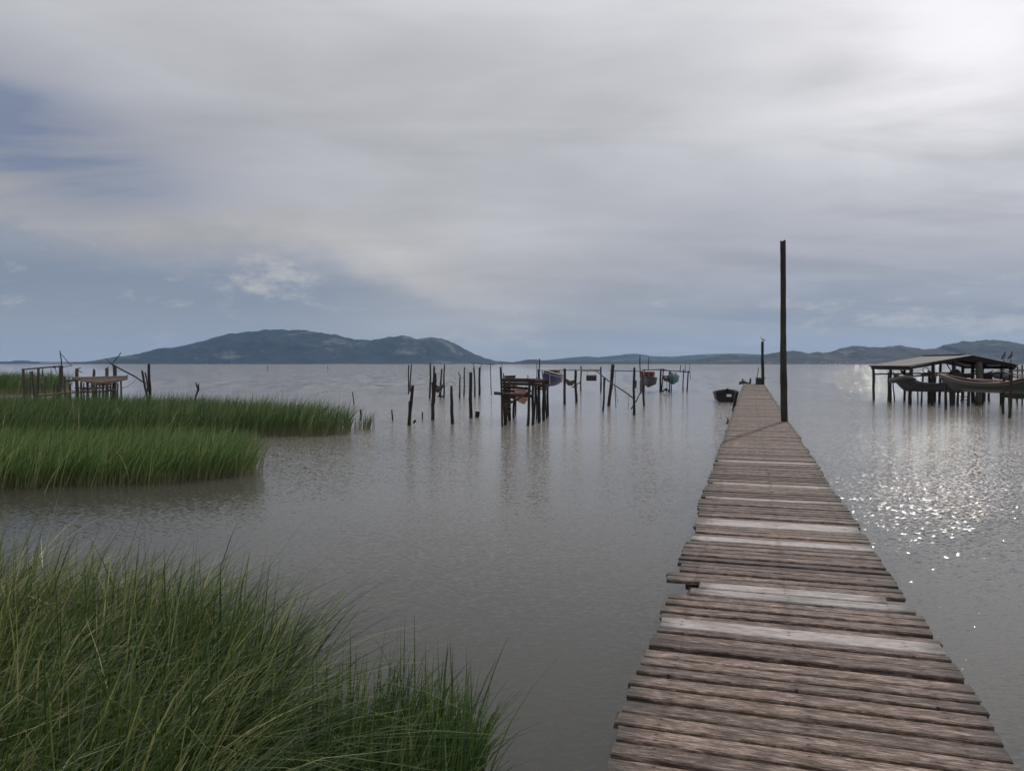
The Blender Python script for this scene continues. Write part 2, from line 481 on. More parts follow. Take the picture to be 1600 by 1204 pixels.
# ------------------------------------------------------------------ mesh builder
class MB:
    def __init__(self):
        self.v, self.f, self.g, self.t, self.e, self.n = [], [], [], [], [], []

    def add(self, verts, faces, grains=None, tint=0.5, ends=None, across=None):
        o = len(self.v)
        self.v += [tuple(p) for p in verts]
        self.f += [tuple(i + o for i in f) for f in faces]
        self.g += [tuple(p) for p in (grains or verts)]
        self.t += [tint] * len(verts)
        self.e += ends or [0.0] * len(verts)
        self.n += across or [(9.0, 9.0, 0.0)] * len(verts)

    def tube(self, pts, radii, ns=8, wob=0.0, cap=True, rough_top=0.0, squash=1.0):
        pts = [Vector(p) for p in pts]
        n = len(pts)
        rings, gr = [], []
        seed = R.random() * 100
        L = 0.0
        up = Vector((0.13, 0.31, 0.94))
        for i, p in enumerate(pts):
            d = (pts[min(i + 1, n - 1)] - pts[max(i - 1, 0)]).normalized()
            a = d.cross(up)
            if a.length < 0.2:
                a = d.cross(Vector((1, 0.1, 0)))
            a.normalize(); b = d.cross(a)
            if i:
                L += (p - pts[i - 1]).length
            r = radii[i] if isinstance(radii, (list, tuple)) else radii
            for k in range(ns):
                th = 2 * math.pi * k / ns
                nz = mnoise.noise(Vector((math.cos(th) * 1.2 + seed, math.sin(th) * 1.2, L * 2.2)))
                rr = r * (1 + wob * nz)
                q = p + a * (math.cos(th) * rr) + b * (math.sin(th) * rr * squash)
                if i == n - 1 and rough_top:
                    q = q + d * (rough_top * r * R.uniform(-1, 1))
                rings.append(q)
                gr.append((th / 6.283 * 0.5 + seed, L, seed))
        faces = []
        for i in range(n - 1):
            for k in range(ns):
                k2 = (k + 1) % ns
                faces.append((i * ns + k, i * ns + k2, (i + 1) * ns + k2, (i + 1) * ns + k))
        if cap:
            faces.append(tuple(reversed(range(ns))))
            faces.append(tuple((n - 1) * ns + k for k in range(ns)))
        self.add(rings, faces, gr)
        return self

    def log(self, p0, p1, r0, r1=None, ns=9, bend=0.03, wob=0.22, step=0.35, rough=0.5, flare=0.0):
        """an irregular trunk from p0 to p1"""
        p0, p1 = Vector(p0), Vector(p1)
        r1 = r0 * 0.85 if r1 is None else r1
        n = max(4, int((p1 - p0).length / step) + 2)
        sx, sy = R.random() * 50, R.random() * 50
        pts, rad = [], []
        for i in range(n):
            s = i / (n - 1)
            w = math.sin(math.pi * s)
            off = Vector((mnoise.noise(Vector((s * 2.1, sx, 0))), mnoise.noise(Vector((s * 2.1, sy, 4))), 0)) * bend * w * 2.0
            pts.append(p0.lerp(p1, s) + off)
            rad.append((r0 + (r1 - r0) * s + flare * max(0, 1 - s * 4) ** 2) * (1 + 0.10 * mnoise.noise(Vector((s * 7, sx, sy)))))
        return self.tube(pts, rad, ns, wob, True, rough)

    def box(self, c, ax, ay, az, sx, sy, sz, bev=0.0):
        """box with centre c, axes ax, ay, az and full sizes, chamfered along its long edges"""
        c = Vector(c); ax, ay, az = Vector(ax).normalized(), Vector(ay).normalized(), Vector(az).normalized()
        b = bev or 0.12 * min(sy, sz)
        prof = [(-sy / 2 + b, -sz / 2), (sy / 2 - b, -sz / 2), (sy / 2, -sz / 2 + b), (sy / 2, sz / 2 - b), (sy / 2 - b, sz / 2), (-sy / 2 + b, sz / 2), (-sy / 2, sz / 2 - b), (-sy / 2, -sz / 2 + b)]
        vs, gr = [], []
        sd = R.random() * 90
        for e in (-1, 1):
            for (p, q) in prof:
                vs.append(c + ax * (e * sx / 2) + ay * p + az * q)
                gr.append((p + q + sd, e * sx / 2, sd))
        fs = [(i, (i + 1) % 8, 8 + (i + 1) % 8, 8 + i) for i in range(8)] + [tuple(reversed(range(8))), tuple(range(8, 16))]
        self.add(vs, fs, gr)
        return self

    def beam(self, p0, p1, w, h):
        p0, p1 = Vector(p0), Vector(p1)
        d = (p1 - p0)
        ax = d.normalized()
        ay = Vector((0, 0, 1)).cross(ax)
        if ay.length < 0.05:
            ay = Vector((1, 0, 0))
        ay.normalize()
        az_ = ax.cross(ay)
        return self.box((p0 + p1) / 2, ax, ay, az_, d.length, w, h)

    def build(self, name, mat, parent=None, origin=None, smooth=True, ang=0.7):
        me = bpy.data.meshes.new(name)
        if origin is None:
            origin = parent.location if parent is not None and parent.parent is None else Vector((0, 0, 0))
            if parent is not None and parent.parent is not None:
                origin = parent.parent.location + parent.location
        o_ = Vector(origin)
        me.from_pydata([Vector(p) - o_ for p in self.v], [], self.f)
        for nm, dat, ty, key in (('grain', self.g, 'FLOAT_VECTOR', 'vector'), ('tint', self.t, 'FLOAT', 'value'), ('ends', self.e, 'FLOAT', 'value'), ('across', self.n, 'FLOAT_VECTOR', 'vector')):
            if nm == 'across' and mat.name not in ('weathered_deck_wood', 'pale_deck_wood'):
                continue
            at = me.attributes.new(nm, ty, 'POINT')
            at.data.foreach_set(key, np.array(dat, dtype=np.float32).ravel())
        me.materials.append(mat)
        if smooth:
            me.polygons.foreach_set('use_smooth', [True] * len(me.polygons))
            me.set_sharp_from_angle(angle=ang)
        me.update()
        ob = bpy.data.objects.new(name, me)
        COL.objects.link(ob)
        if parent is not None:
            ob.parent = parent
        else:
            ob.location = o_
        return ob


def tag(o, label=None, cat=None, group=None, kind=None):
    if label: o['label'] = label
    if cat: o['category'] = cat
    if group: o['group'] = group
    if kind: o['kind'] = kind
    return o


def thing(name, label, cat, loc, group=None):
    o = bpy.data.objects.new(name, None)
    COL.objects.link(o)
    o.location = loc
    o.empty_display_size = 0.2
    return tag(o, label, cat, group)


# ------------------------------------------------------------------ water, hills
def sheet(name, mat, r, zz):
    me = bpy.data.meshes.new(name)
    me.from_pydata([(-r, -200, zz), (r, -200, zz), (r, r, zz), (-r, r, zz)], [], [(0, 1, 2, 3)])
    me.materials.append(mat)
    o = bpy.data.objects.new(name, me)
    COL.objects.link(o)
    return o

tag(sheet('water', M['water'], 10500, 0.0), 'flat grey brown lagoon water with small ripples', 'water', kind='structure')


def hill(name, label, prof, Y0, front, back, rough, seed):
    """a ridge whose crest follows (azimuth pixel, height pixel) at distance Y0"""
    xs = [p[0] for p in prof]; ys = [p[1] for p in prof]
    n = int((xs[-1] - xs[0]) * 0.9); rows = 46
    V, Fc = [], []
    for i in range(n + 1):
        px = xs[0] + (xs[-1] - xs[0]) * i / n
        hp = 568.0 - float(np.interp(px, xs, ys))
        X = (px - 800) / F * Y0
        hz = max(0.0, hp) / F * Y0 + (HC if hp > 0.5 else 0)
        for j in range(rows + 1):
            t = j / rows * 2 - 1                       # -1 front shore, 0 crest, 1 back foot
            yy = Y0 + (t * front if t < 0 else t * back)
            fall = max(0.0, 1 - abs(t)) ** (1.12)
            sp1 = mnoise.fractal(Vector((X / 420 + seed, yy / 900, seed)), 1.0, 2.0, 4)
            fall2 = fall * (1 + 0.75 * sp1 * abs(t) * 1.6)
            rg = rough * (mnoise.fractal(Vector((X / 34, yy / 34, seed * 3)), 0.9, 2.1, 3)) * min(1, hz / 30)
            V.append((X * (yy / Y0) ** 0.35, yy, hz * fall2 + rg * min(1, fall * 6) - (0.6 if abs(t) > 0.999 else 0)))
    for i in range(n):
        for j in range(rows):
            a = i * (rows + 1) + j
            Fc.append((a, a + rows + 1, a + rows + 2, a + 1))
    me = bpy.data.meshes.new(name)
    me.from_pydata(V, [], Fc)
    me.polygons.foreach_set('use_smooth', [True] * len(me.polygons))
    me.materials.append(M['hill'])
    o = bpy.data.objects.new(name, me)
    COL.objects.link(o)
    return tag(o, label, 'hill', kind='structure')

hill('hill', 'long forested hill with two rounded summits beyond the water on the left',
     [(150, 568), (175, 565), (200, 560), (222, 553.5), (240, 550.5), (262, 546), (290, 539), (320, 532), (350, 523), (362, 520.5), (372, 521), (390, 517.5), (402, 517),
      (420, 515), (436, 514.2), (450, 515.5), (462, 515), (480, 516.5), (500, 518.5), (512, 521), (524, 522.5), (540, 527), (556, 530.5), (580, 531), (592, 530), (605, 527),
      (620, 525), (634, 524.6), (646, 528), (655, 529.5), (670, 527.5), (684, 527.5), (694, 530), (710, 536), (726, 545), (742, 553), (758, 559.5), (775, 563.5), (800, 566), (830, 568)],
     6000, 1300, 1500, 6, 1.3)
hill('hill', 'nearer dark wooded ridge running along the far shore at the right',
     [(775, 568), (800, 566), (828, 561.5), (838, 561), (850, 564), (880, 564), (930, 565), (962, 564.5), (990, 563), (1050, 564), (1085, 562.5), (1105, 559), (1125, 556), (1140, 554), (1160, 556),
      (1190, 556), (1205, 551.5), (1226, 549), (1240, 547.5), (1252, 549), (1262, 551.5), (1275, 549.5), (1288, 551), (1300, 549), (1318, 543), (1330, 540.5), (1345, 540.5), (1360, 542.5), (1380, 542),
      (1398, 539.5), (1412, 540.5), (1424, 543), (1445, 545.5), (1468, 544.5), (1474, 539), (1490, 536.5), (1505, 533), (1520, 533), (1540, 530.5), (1560, 531), (1580, 534), (1600, 539),
      (1640, 545), (1700, 540), (1780, 552), (1850, 568)],
     4300, 900, 1000, 4, 5.1)
hill('hill', 'pale distant ridge showing behind the right hand shore',
     [(800, 568), (830, 564), (860, 562), (900, 557.5), (915, 556.5), (935, 558), (960, 555.5), (985, 552.5), (1000, 553), (1020, 556.5), (1050, 557), (1075, 555), (1105, 553), (1150, 552), (1185, 553.5),
      (1220, 553), (1260, 555), (1320, 553), (1400, 552), (1500, 556), (1600, 560), (1650, 568)],
     8600, 900, 900, 4, 8.7)
hill('hill', 'low dark strip of land on the horizon at the far left',
     [(-260, 568), (-200, 564), (-60, 564.5), (20, 564.5), (26, 563), (40, 563.2), (50, 564.6), (80, 565.2), (140, 565), (180, 563.8), (215, 564), (260, 566), (300, 568)],
     6600, 300, 500, 3, 3.3)

# far bridge on the left horizon: deck on piers
b0, b1 = P(70, 566.2, 6000), P(128, 566.2, 6000)
br = thing('bridge', 'long pale bridge low over the water on the far left horizon', 'bridge', (b0.x, b0.y, 0))
mb = MB(); mb.beam((b0.x - 40, b0.y, 9), (b1.x + 40, b1.y, 9), 12, 4.2); mb.build('deck', M['concrete'], br)
for i in range(13):
    q = Vector((b0.x, b0.y, 0)).lerp(Vector((b1.x, b1.y, 0)), i / 12)
    mb = MB(); mb.beam((q.x, q.y, -1), (q.x, q.y, 6.8), 3.2, 3.2); mb.build('pier', M['concrete'], br)

for px, ytop, lab in ((323, 553, 'left'), (362, 552, 'right')):
    q = P(px, 566, 4620)
    t = thing('pylon', f'{lab} one of two slender pale pylons in front of the long forested hill', 'pylon', (q.x, q.y, 0))
    hgt = P(px, ytop, 4620).z
    for s in (-1, 1):
        mb = MB(); mb.beam((q.x + s * 4.2, q.y, -2), (q.x + s * 0.8, q.y, hgt), 1.0, 1.0); mb.build('leg', M['mast'], t)
    for fr in (0.55, 0.75, 0.9):
        mb = MB(); mb.beam((q.x - 8, q.y, hgt * fr), (q.x + 8, q.y, hgt * fr), 0.9, 0.9); mb.build('crossarm', M['mast'], t)
for px, ytop, lab in ((456, 507.5, 'shorter left hand'), (466, 506, 'taller right hand')):
    q = P(px, 516, 6000)
    mb = MB(); mb.tube([(q.x, q.y, q.z - 12), (q.x, q.y, P(px, ytop, 6000).z)], [1.1, 0.5], 6)
    tag(mb.build('radio_mast', M['mast'], origin=(q.x, q.y, q.z - 12)), f'{lab} thin radio mast on the summit of the long hill', 'mast')


def house(px, Y, zz, w, d, h, rot):
    q = P(px, 566, Y)
    t = thing('house', 'tiny pale house at the foot of the wooded ridge on the far right shore', 'house', (q.x, q.y, zz), 'houses along the far right shore')
    ax = Vector((math.cos(rot), math.sin(rot), 0)); ay = Vector((-ax.y, ax.x, 0))
    mb = MB(); mb.box((q.x, q.y, zz + h / 2), ax, ay, (0, 0, 1), w, d, h, 0.1); mb.build('wall', M['render'], t)
    c = Vector((q.x, q.y, zz + h + 0.02)); e = 0.6
    vs = [c - ax * (w / 2 + e) - ay * (d / 2 + e), c + ax * (w / 2 + e) - ay * (d / 2 + e), c + ax * (w / 2 + e) + ay * (d / 2 + e), c - ax * (w / 2 + e) + ay * (d / 2 + e),
          c - ax * (w / 2 + e) + Vector((0, 0, d * 0.28)), c + ax * (w / 2 + e) + Vector((0, 0, d * 0.28))]
    mb = MB(); mb.add(vs, [(0, 1, 5, 4), (2, 3, 4, 5), (0, 4, 3), (1, 2, 5), (3, 2, 1, 0)]); mb.build('roof', M['tile'], t, smooth=False)

for px in (1203, 1262, 1284, 1292, 1299, 1305, 1312, 1319, 1326, 1338, 1349):
    house(px + R.uniform(-2, 2), 3385 + R.uniform(-20, 8), R.uniform(1, 6), R.uniform(9, 15), R.uniform(8, 10), R.uniform(4, 7), R.uniform(-0.4, 0.4))

# ------------------------------------------------------------------ grass and reeds
nr = np.random.default_rng(5)


def in_poly(pts, poly):
    x_, y_ = pts[:, 0], pts[:, 1]
    ins = np.zeros(len(pts), bool)
    j = len(poly) - 1
    for i in range(len(poly)):
        xi, yi = poly[i]; xj, yj = poly[j]
        c = ((yi > y_) != (yj > y_)) & (x_ < (xj - xi) * (y_ - yi) / (yj - yi + 1e-12) + xi)
        ins ^= c
        j = i
    return ins


def scatter(poly, n):
    a = np.array(poly); lo, hi = a.min(0), a.max(0)
    out = np.zeros((0, 2))
    while len(out) < n:
        p = lo + nr.random((n, 2)) * (hi - lo)
        out = np.vstack([out, p[in_poly(p, poly)]])
    return out[:n]


def vnoise(p, s, seed):
    return np.array([mnoise.noise(Vector((a * s, b * s, seed))) for a, b in p])


def blades(name, mat, label, base, H, W, lean, lean_dir, droop, rnd, seg=5, z0=0.0, jit=0.6):
    """curved tapering ribbons; lean and droop in metres per metre of height"""
    n = len(base)
    th = nr.random(n) * 2 * math.pi
    ld = lean_dir + nr.normal(0, jit, n)
    dx, dy = np.cos(ld), np.sin(ld)
    sx, sy = np.cos(th), np.sin(th)
    V = np.zeros((n, (seg + 1) * 2, 3)); hg = np.zeros((n, (seg + 1) * 2))
    for i in range(seg + 1):
        s = i / seg
        out = H * (lean * s + droop * s ** 2.6)
        up = H * (s - 0.42 * droop * s ** 3.2 - 0.25 * lean ** 2 * s)
        w = W * (1 - s ** 2.2) * 0.5 + W * 0.03
        for q, sg in ((0, -1), (1, 1)):
            V[:, i * 2 + q, 0] = base[:, 0] + dx * out + sg * w * sx
            V[:, i * 2 + q, 1] = base[:, 1] + dy * out + sg * w * sy
            V[:, i * 2 + q, 2] = z0 + up
            hg[:, i * 2 + q] = s
    k2 = (seg + 1) * 2
    fi = np.array([(2 * i, 2 * i + 1, 2 * i + 3, 2 * i + 2) for i in range(seg)])
    Fq = (fi[None] + (np.arange(n) * k2)[:, None, None]).reshape(-1, 4)
    me = bpy.data.meshes.new(name)
    me.vertices.add(n * k2); me.vertices.foreach_set('co', V.reshape(-1).astype(np.float32))
    me.loops.add(Fq.size); me.loops.foreach_set('vertex_index', Fq.reshape(-1).astype(np.int32))
    me.polygons.add(len(Fq)); me.polygons.foreach_set('loop_start', (np.arange(len(Fq)) * 4).astype(np.int32))
    me.polygons.foreach_set('use_smooth', np.ones(len(Fq), bool))
    for nm, dat in (('rnd', np.repeat(rnd, k2)), ('hgt', hg.reshape(-1))):
        at = me.attributes.new(nm, 'FLOAT', 'POINT'); at.data.foreach_set('value', dat.astype(np.float32))
    me.update(calc_edges=True)
    me.validate()
    me.materials.append(mat)
    o = bpy.data.objects.new(name, me)
    COL.objects.link(o)
    return tag(o, label, 'grass', kind='stuff')

# foreground bank
poly = [(-6.5, 6.6), (-4.2, 6.1), (-3.2, 5.8), (-2.4, 5.5), (-1.8, 5.05), (-1.55, 4.75), (-1.42, 4.45), (-1.40, 4.0), (-1.36, 3.4), (-1.2, 2.4), (-1.0, 1.0), (-6.5, 1.0)]
b_ = scatter(poly, 32000)
n_ = len(b_)
clump = vnoise(b_, 1.3, 1.0); cl2 = vnoise(b_, 3.5, 7.0)
H_ = np.clip(1.08 + 0.20 * clump + 0.10 * cl2 + nr.normal(0, 0.13, n_), 0.45, 1.6)
H_ *= np.clip(0.72 + (-0.9 - b_[:, 0]) * 0.45, 0.72, 1.0)
lean_ = np.clip(0.27 + 0.24 * cl2 + 0.22 * nr.normal(0, 1, n_), -0.2, 1.0)
lean_ = np.where(b_[:, 0] > -1.9, np.minimum(lean_, 0.42), lean_)
droop_ = np.clip(0.40 + 0.30 * nr.normal(0, 1, n_) + 0.3 * clump, 0.0, 1.1)
blades('shore_grass', M['grassfg'], 'dense bank of long wind bent grass with yellowed blades in the left foreground', b_, H_, 0.009 + nr.random(n_) ** 2 * 0.013,
       lean_, 0.05, droop_, np.clip(nr.beta(1.5, 2.2, n_) + 0.25 * clump + np.clip((-b_[:, 0] - 1.8) * 0.06, -0.1, 0.12), 0, 1), 6, 0.03, 0.95)
poly2 = [(-1.35, 3.3), (-1.22, 4.1), (-0.95, 4.5), (-0.66, 4.6), (-0.38, 4.45), (-0.20, 4.2), (-0.17, 3.5)]
b_ = scatter(poly2, 2400); n_ = len(b_)
H_ = np.clip(0.62 + nr.normal(0, 0.16, n_) + 0.05 * vnoise(b_, 3, 2), 0.25, 1.02)
blades('grass_tuft', M['grassbr'], 'upright green grass tuft in the water right of the foreground grass bank', b_, H_, 0.009 + nr.random(n_) * 0.006,
       0.10 + 0.12 * nr.normal(0, 1, n_), 0.2, np.clip(0.18 + 0.22 * nr.normal(0, 1, n_), 0, 0.8), nr.beta(1.6, 2.4, n_), 5, 0.0, 1.2)
# mud under the bank
mv, mf = [], []
for i in range(24):
    a = 2 * math.pi * i / 24
    mv.append((-3.9 + 2.45 * math.cos(a), 3.0 + 2.0 * math.sin(a), -0.05)); 
for i in range(24):
    a = 2 * math.pi * i / 24
    mv.append((-3.9 + 2.0 * math.cos(a), 3.0 + 1.6 * math.sin(a), 0.06 + 0.02 * math.sin(5 * a)))
mf = [(i, (i + 1) % 24, 24 + (i + 1) % 24, 24 + i) for i in range(24)] + [tuple(range(24, 48))]
mb = MB(); mb.add(mv, mf); tag(mb.build('mud_bank', M['mud']), 'wet dark mud under the foreground grass', 'mud', kind='structure')


def reeds(name, label, poly, n, h, lean=0.18, w=0.010, var=0.17, seg=4, droop=0.2, z0=-0.02, mat='reed'):
    b_ = scatter(poly, n); n_ = len(b_)
    stray = nr.random(n_) < 0.07
    b_ = b_ + nr.normal(0, 0.10, b_.shape) + nr.normal(0, 0.26 if n > 500 else 0.1, b_.shape) * stray[:, None]
    c1 = vnoise(b_, 0.5, 3.0); c2 = vnoise(b_, 1.8, 9.0)
    H_ = np.clip(h * (1 + 0.10 * c1 + 0.08 * c2 + nr.normal(0, var, n_)), 0.3 * h, 1.4 * h)
    return blades(name, M[mat], label, b_, H_, w * (0.7 + 0.6 * nr.random(n_)), np.clip(lean + 0.10 * nr.normal(0, 1, n_), -0.1, 0.6), 0.1,
                  np.clip(droop + 0.2 * nr.normal(0, 1, n_), 0, 0.8), np.clip(nr.beta(2, 2.2, n_) + 0.15 * c2, 0, 1), seg, z0, 0.7)

wp = lambda px, py: tuple(Wt(px, py)[:2])
reeds('reed_bed', 'nearer bed of tall green reeds standing in the water at the left edge',
      [wp(-140, 770), wp(0, 764), wp(120, 760), wp(230, 757), wp(310, 752), wp(370, 746), wp(398, 738), wp(392, 725), wp(350, 716), wp(250, 712), wp(100, 712), wp(-140, 712)], 11500, 0.86, 0.20, 0.018, 0.15, mat='reedpale')
reeds('reed_bed', 'long farther bed of green reeds reaching out to a point in the water',
      [wp(-150, 688), wp(330, 688), wp(400, 684), wp(455, 682), wp(500, 682), wp(548, 679), wp(552, 674), wp(480, 664), wp(380, 656), wp(250, 650), wp(-150, 650)], 21000, 1.05, 0.18, 0.022)
reeds('reed_bed', 'far low patch of reeds behind the broken jetty at the left edge',
      [wp(-200, 616), wp(60, 616), wp(95, 613), wp(112, 608), wp(60, 604), wp(-200, 603)], 9000, 1.55, 0.1, 0.04, seg=3)
reeds('reed_tuft', 'small sparse tuft of reeds in open water beside a short post',
      [wp(563, 672), wp(570, 673), wp(580, 671), wp(581, 668), wp(572, 666), wp(563, 668)], 85, 0.62, 0.1, 0.018, 0.25)
reeds('reed_tuft', 'few thin reed stems at the very tip of the long reed bed',
      [wp(553, 675), wp(559, 675), wp(559, 671), wp(553, 671)], 22, 0.45, 0.1, 0.016, 0.3)

# ------------------------------------------------------------------ pier
dv = Vector((0.2965, 0.955, 0)).normalized(); ev = Vector((dv.y, -dv.x, 0))
TL, TR, S0, S1 = -0.52, 1.0, -1.6, 61.3
ps = lambda s, t, zz: dv * s + ev * t + Vector((0, 0, zz))
pier = thing('wooden_pier', 'long narrow weathered plank pier running out over the water', 'pier', ps(S0, (TL + TR) / 2, 0))


def add_plank(mb, s, w, t0, t1, zt, th, skew, tint, nl=10):
    cs = []
    sd = R.random() * 200
    b = 0.006
    prof = [(-w / 2, -th), (w / 2, -th), (w / 2, -b), (w / 2 - b, 0), (-w / 2 + b, 0), (-w / 2, -b)]
    vs, gr, en, ac = [], [], [], []
    j1, j2_, j3 = R.uniform(-.02, .02), R.uniform(-.012, .012), R.random()
    for i in range(nl + 1):
        f = i / nl
        t = t0 + (t1 - t0) * f
        for j, (p, q) in enumerate(prof):
            ed = 0.004 * mnoise.noise(Vector((t * 5, sd, 1.0 if p > 0 else 9.0)))
            zz = zt + q + 0.003 * mnoise.noise(Vector((t * 1.7, sd, 3)))
            tt = t + (R.uniform(-0.006, 0.006) if i in (0, nl) else 0)
            vs.append(ps(s + p + ed + skew * (f - 0.5), tt, zz))
            gr.append((t + sd, p + sd * 0.37 + q * 0.5, sd))
            dd = min(t - t0, t1 - t)
            en.append(max(0.0, 1 - dd / 0.30))
            ac.append((t + j1, p + j2_, j3))
    fs = []
    for i in range(nl):
        for j in range(6):
            j2 = (j + 1) % 6
            fs.append((i * 6 + j, i * 6 + j2, (i + 1) * 6 + j2, (i + 1) * 6 + j))
    fs += [tuple(reversed(range(6))), tuple(nl * 6 + j for j in range(6))]
    mb.add(vs, fs, gr, tint, en, ac)

# (from, to, left edge, right edge, label) of the pale replacement planks, along the pier
pale = [(4.55, 4.72, -0.50, 1.01, 'pale grey replacement plank nearest the viewer'),
        (5.27, 5.40, -0.38, 1.00, 'short pale tan plank beside the notch'),
        (5.43, 5.57, -0.33, 0.86, 'short pale grey plank in the notch'),
        (6.90, 7.06, -0.49, 0.99, 'pale straight plank'),
        (7.58, 7.88, -0.50, 0.98, 'wide pale plank'),
        (9.08, 9.20, -0.48, 0.99, 'narrow pale plank'),
        (10.20, 10.33, -0.45, 0.97, 'narrow bleached plank'),
        (12.60, 12.75, -0.48, 1.0, 'bleached plank farther along')]
deck = MB()
s = S0
off = 0.0; cnt = 0; offr = 0.0
while s < S1:
    w = R.uniform(0.084, 0.115)
    if s > 15: w *= 1.2
    gap = R.choice((0.022, 0.027, 0.033, 0.038, 0.046))
    hit = None
    for pl in pale:
        if s + w > pl[0] and s < pl[1]:
            hit = pl
    if hit:
        if hit[0] - s > 0.06:
            w = hit[0] - s - 0.012
            add_plank(deck, s + w / 2, w, TL + off, TR + offr, DZ + R.uniform(-0.004, 0.004), 0.035, 0, R.uniform(0.3, 0.6))
        s = hit[1] + 0.012
        continue
    cnt -= 1
    if cnt <= 0:
        cnt = R.randint(3, 9)
        off = R.uniform(-0.02, 0.02); offr = R.uniform(-0.02, 0.02)
    tl = TL + off + R.uniform(-0.013, 0.013) + 0.045 * mnoise.noise(Vector((s * 0.35, 1, 0)))
    tr = TR + offr + R.uniform(-0.013, 0.013) + 0.045 * mnoise.noise(Vector((s * 0.35, 7, 0)))
    if 5.05 < s < 5.3: tl += 0.0
    if 5.55 < s < 5.75: tl -= 0.06
    add_plank(deck, s + w / 2, w, tl, tr, DZ + R.uniform(-0.005, 0.005), 0.028, R.gauss(0, 0.008), min(1, max(0, R.gauss(0.5, 0.17))), 10 if s < 14 else 5)
    s += w + gap
deck.build('deck', M['plank'], pier, ang=0.5)
for (a, b, t0, t1, lab) in pale:
    mb = MB(); add_plank(mb, (a + b) / 2, b - a, t0, t1, DZ + 0.004, 0.03, 0.0, R.uniform(0.45, 0.62))
    o = mb.build('replacement_plank', M['pale'], pier, ang=0.5)
    o['label'] = lab
for t in (TL + 0.16, 0.24, TR - 0.16):
    mb = MB()
    q = S0
    mb.beam(ps(S0 + 0.1, t, DZ - 0.12), ps(S1 - 0.1, t, DZ - 0.12), 0.10, 0.15)
    mb.build('stringer', M['beam'], pier)
s = 1.2
while s < S1:
    for t in (TL + 0.15, TR - 0.15):
        tt = t + R.uniform(-0.04, 0.04)
        mb = MB(); mb.log(ps(s, tt, -0.8), ps(s + R.uniform(-.05, .05), tt, DZ - 0.045), 0.075, 0.07)
        mb.build('post', M['log'], pier)
    mb = MB(); mb.beam(ps(s + 0.09, TL + 0.02, DZ - 0.26), ps(s + 0.09, TR - 0.02, DZ - 0.26), 0.06, 0.12); mb.build('crossbeam', M['beam'], pier)
    s += 2.6


def solo(name, label, cat, segs, mat='log', group=None, base=None):
    """one thing made of one or more logs: (name, p0, p1, r0, r1, kw)"""
    first = segs[0]
    loc = Vector(base if base is not None else first[1]); loc = Vector((loc.x, loc.y, max(loc.z, 0)))
    if len(segs) == 1:
        _, p0, p1, r0, r1, kw = first
        mb = MB(); mb.log(p0, p1, r0, r1, **kw)
        return tag(mb.build(name, M[mat], origin=loc), label, cat, group)
    t = thing(name, label, cat, loc, group)
    for nm, p0, p1, r0, r1, kw in segs:
        kw = dict(kw); mt = kw.pop('mat', mat)
        mb = MB(); mb.log(p0, p1, r0, r1, **kw); mb.build(nm, M[mt], t)
    return t


def sgm(nm, px1, py1, px0, py0, w, Y=None, w1=None, dY=0.0, **kw):
    """log seen from (px0, py0) at its foot (on the water unless Y is given) up to (px1, py1); w is its width in pixels"""
    if Y is None:
        b = Wt(px0, py0); Y = b.y
        t = P(px1, py1, Y + dY)
        b = b + (b - t).normalized() * 0.5
    else:
        b = P(px0, py0, Y); t = P(px1, py1, Y + dY)
    r = w / F * Y / 2
    return (nm, b, t, r, (w1 if w1 else w * 0.85) / F * Y / 2, kw)

# tall mooring poles at the pier
q = ps(22.6, TR + 0.30, 0); q.z = -0.8
top = P(1223.5, 377, 21.9)
Yp = 20.6
bpt = P(1228.5, 656, Yp); bpt = Vector((bpt.x, Yp, -0.6)); tpt = P(1223.5, 377, Yp)
solo('mooring_pole', 'very tall mossy mooring pole beside the right edge of the pier', 'pole', [('pole', bpt, tpt, 0.098, 0.068, dict(bend=0.045, ns=12, wob=0.26, step=0.22))], 'loggreen')
Ye = 57.5
bpt = P(1193.2, 600, Ye); tpt = P(1191.3, 533.5, Ye); bpt.z = -0.5
solo('mooring_pole', 'tall slim pole at the far end of the pier with a gull on top', 'pole', [('pole', bpt, tpt, 0.13, 0.095, dict(bend=0.05))], 'log')


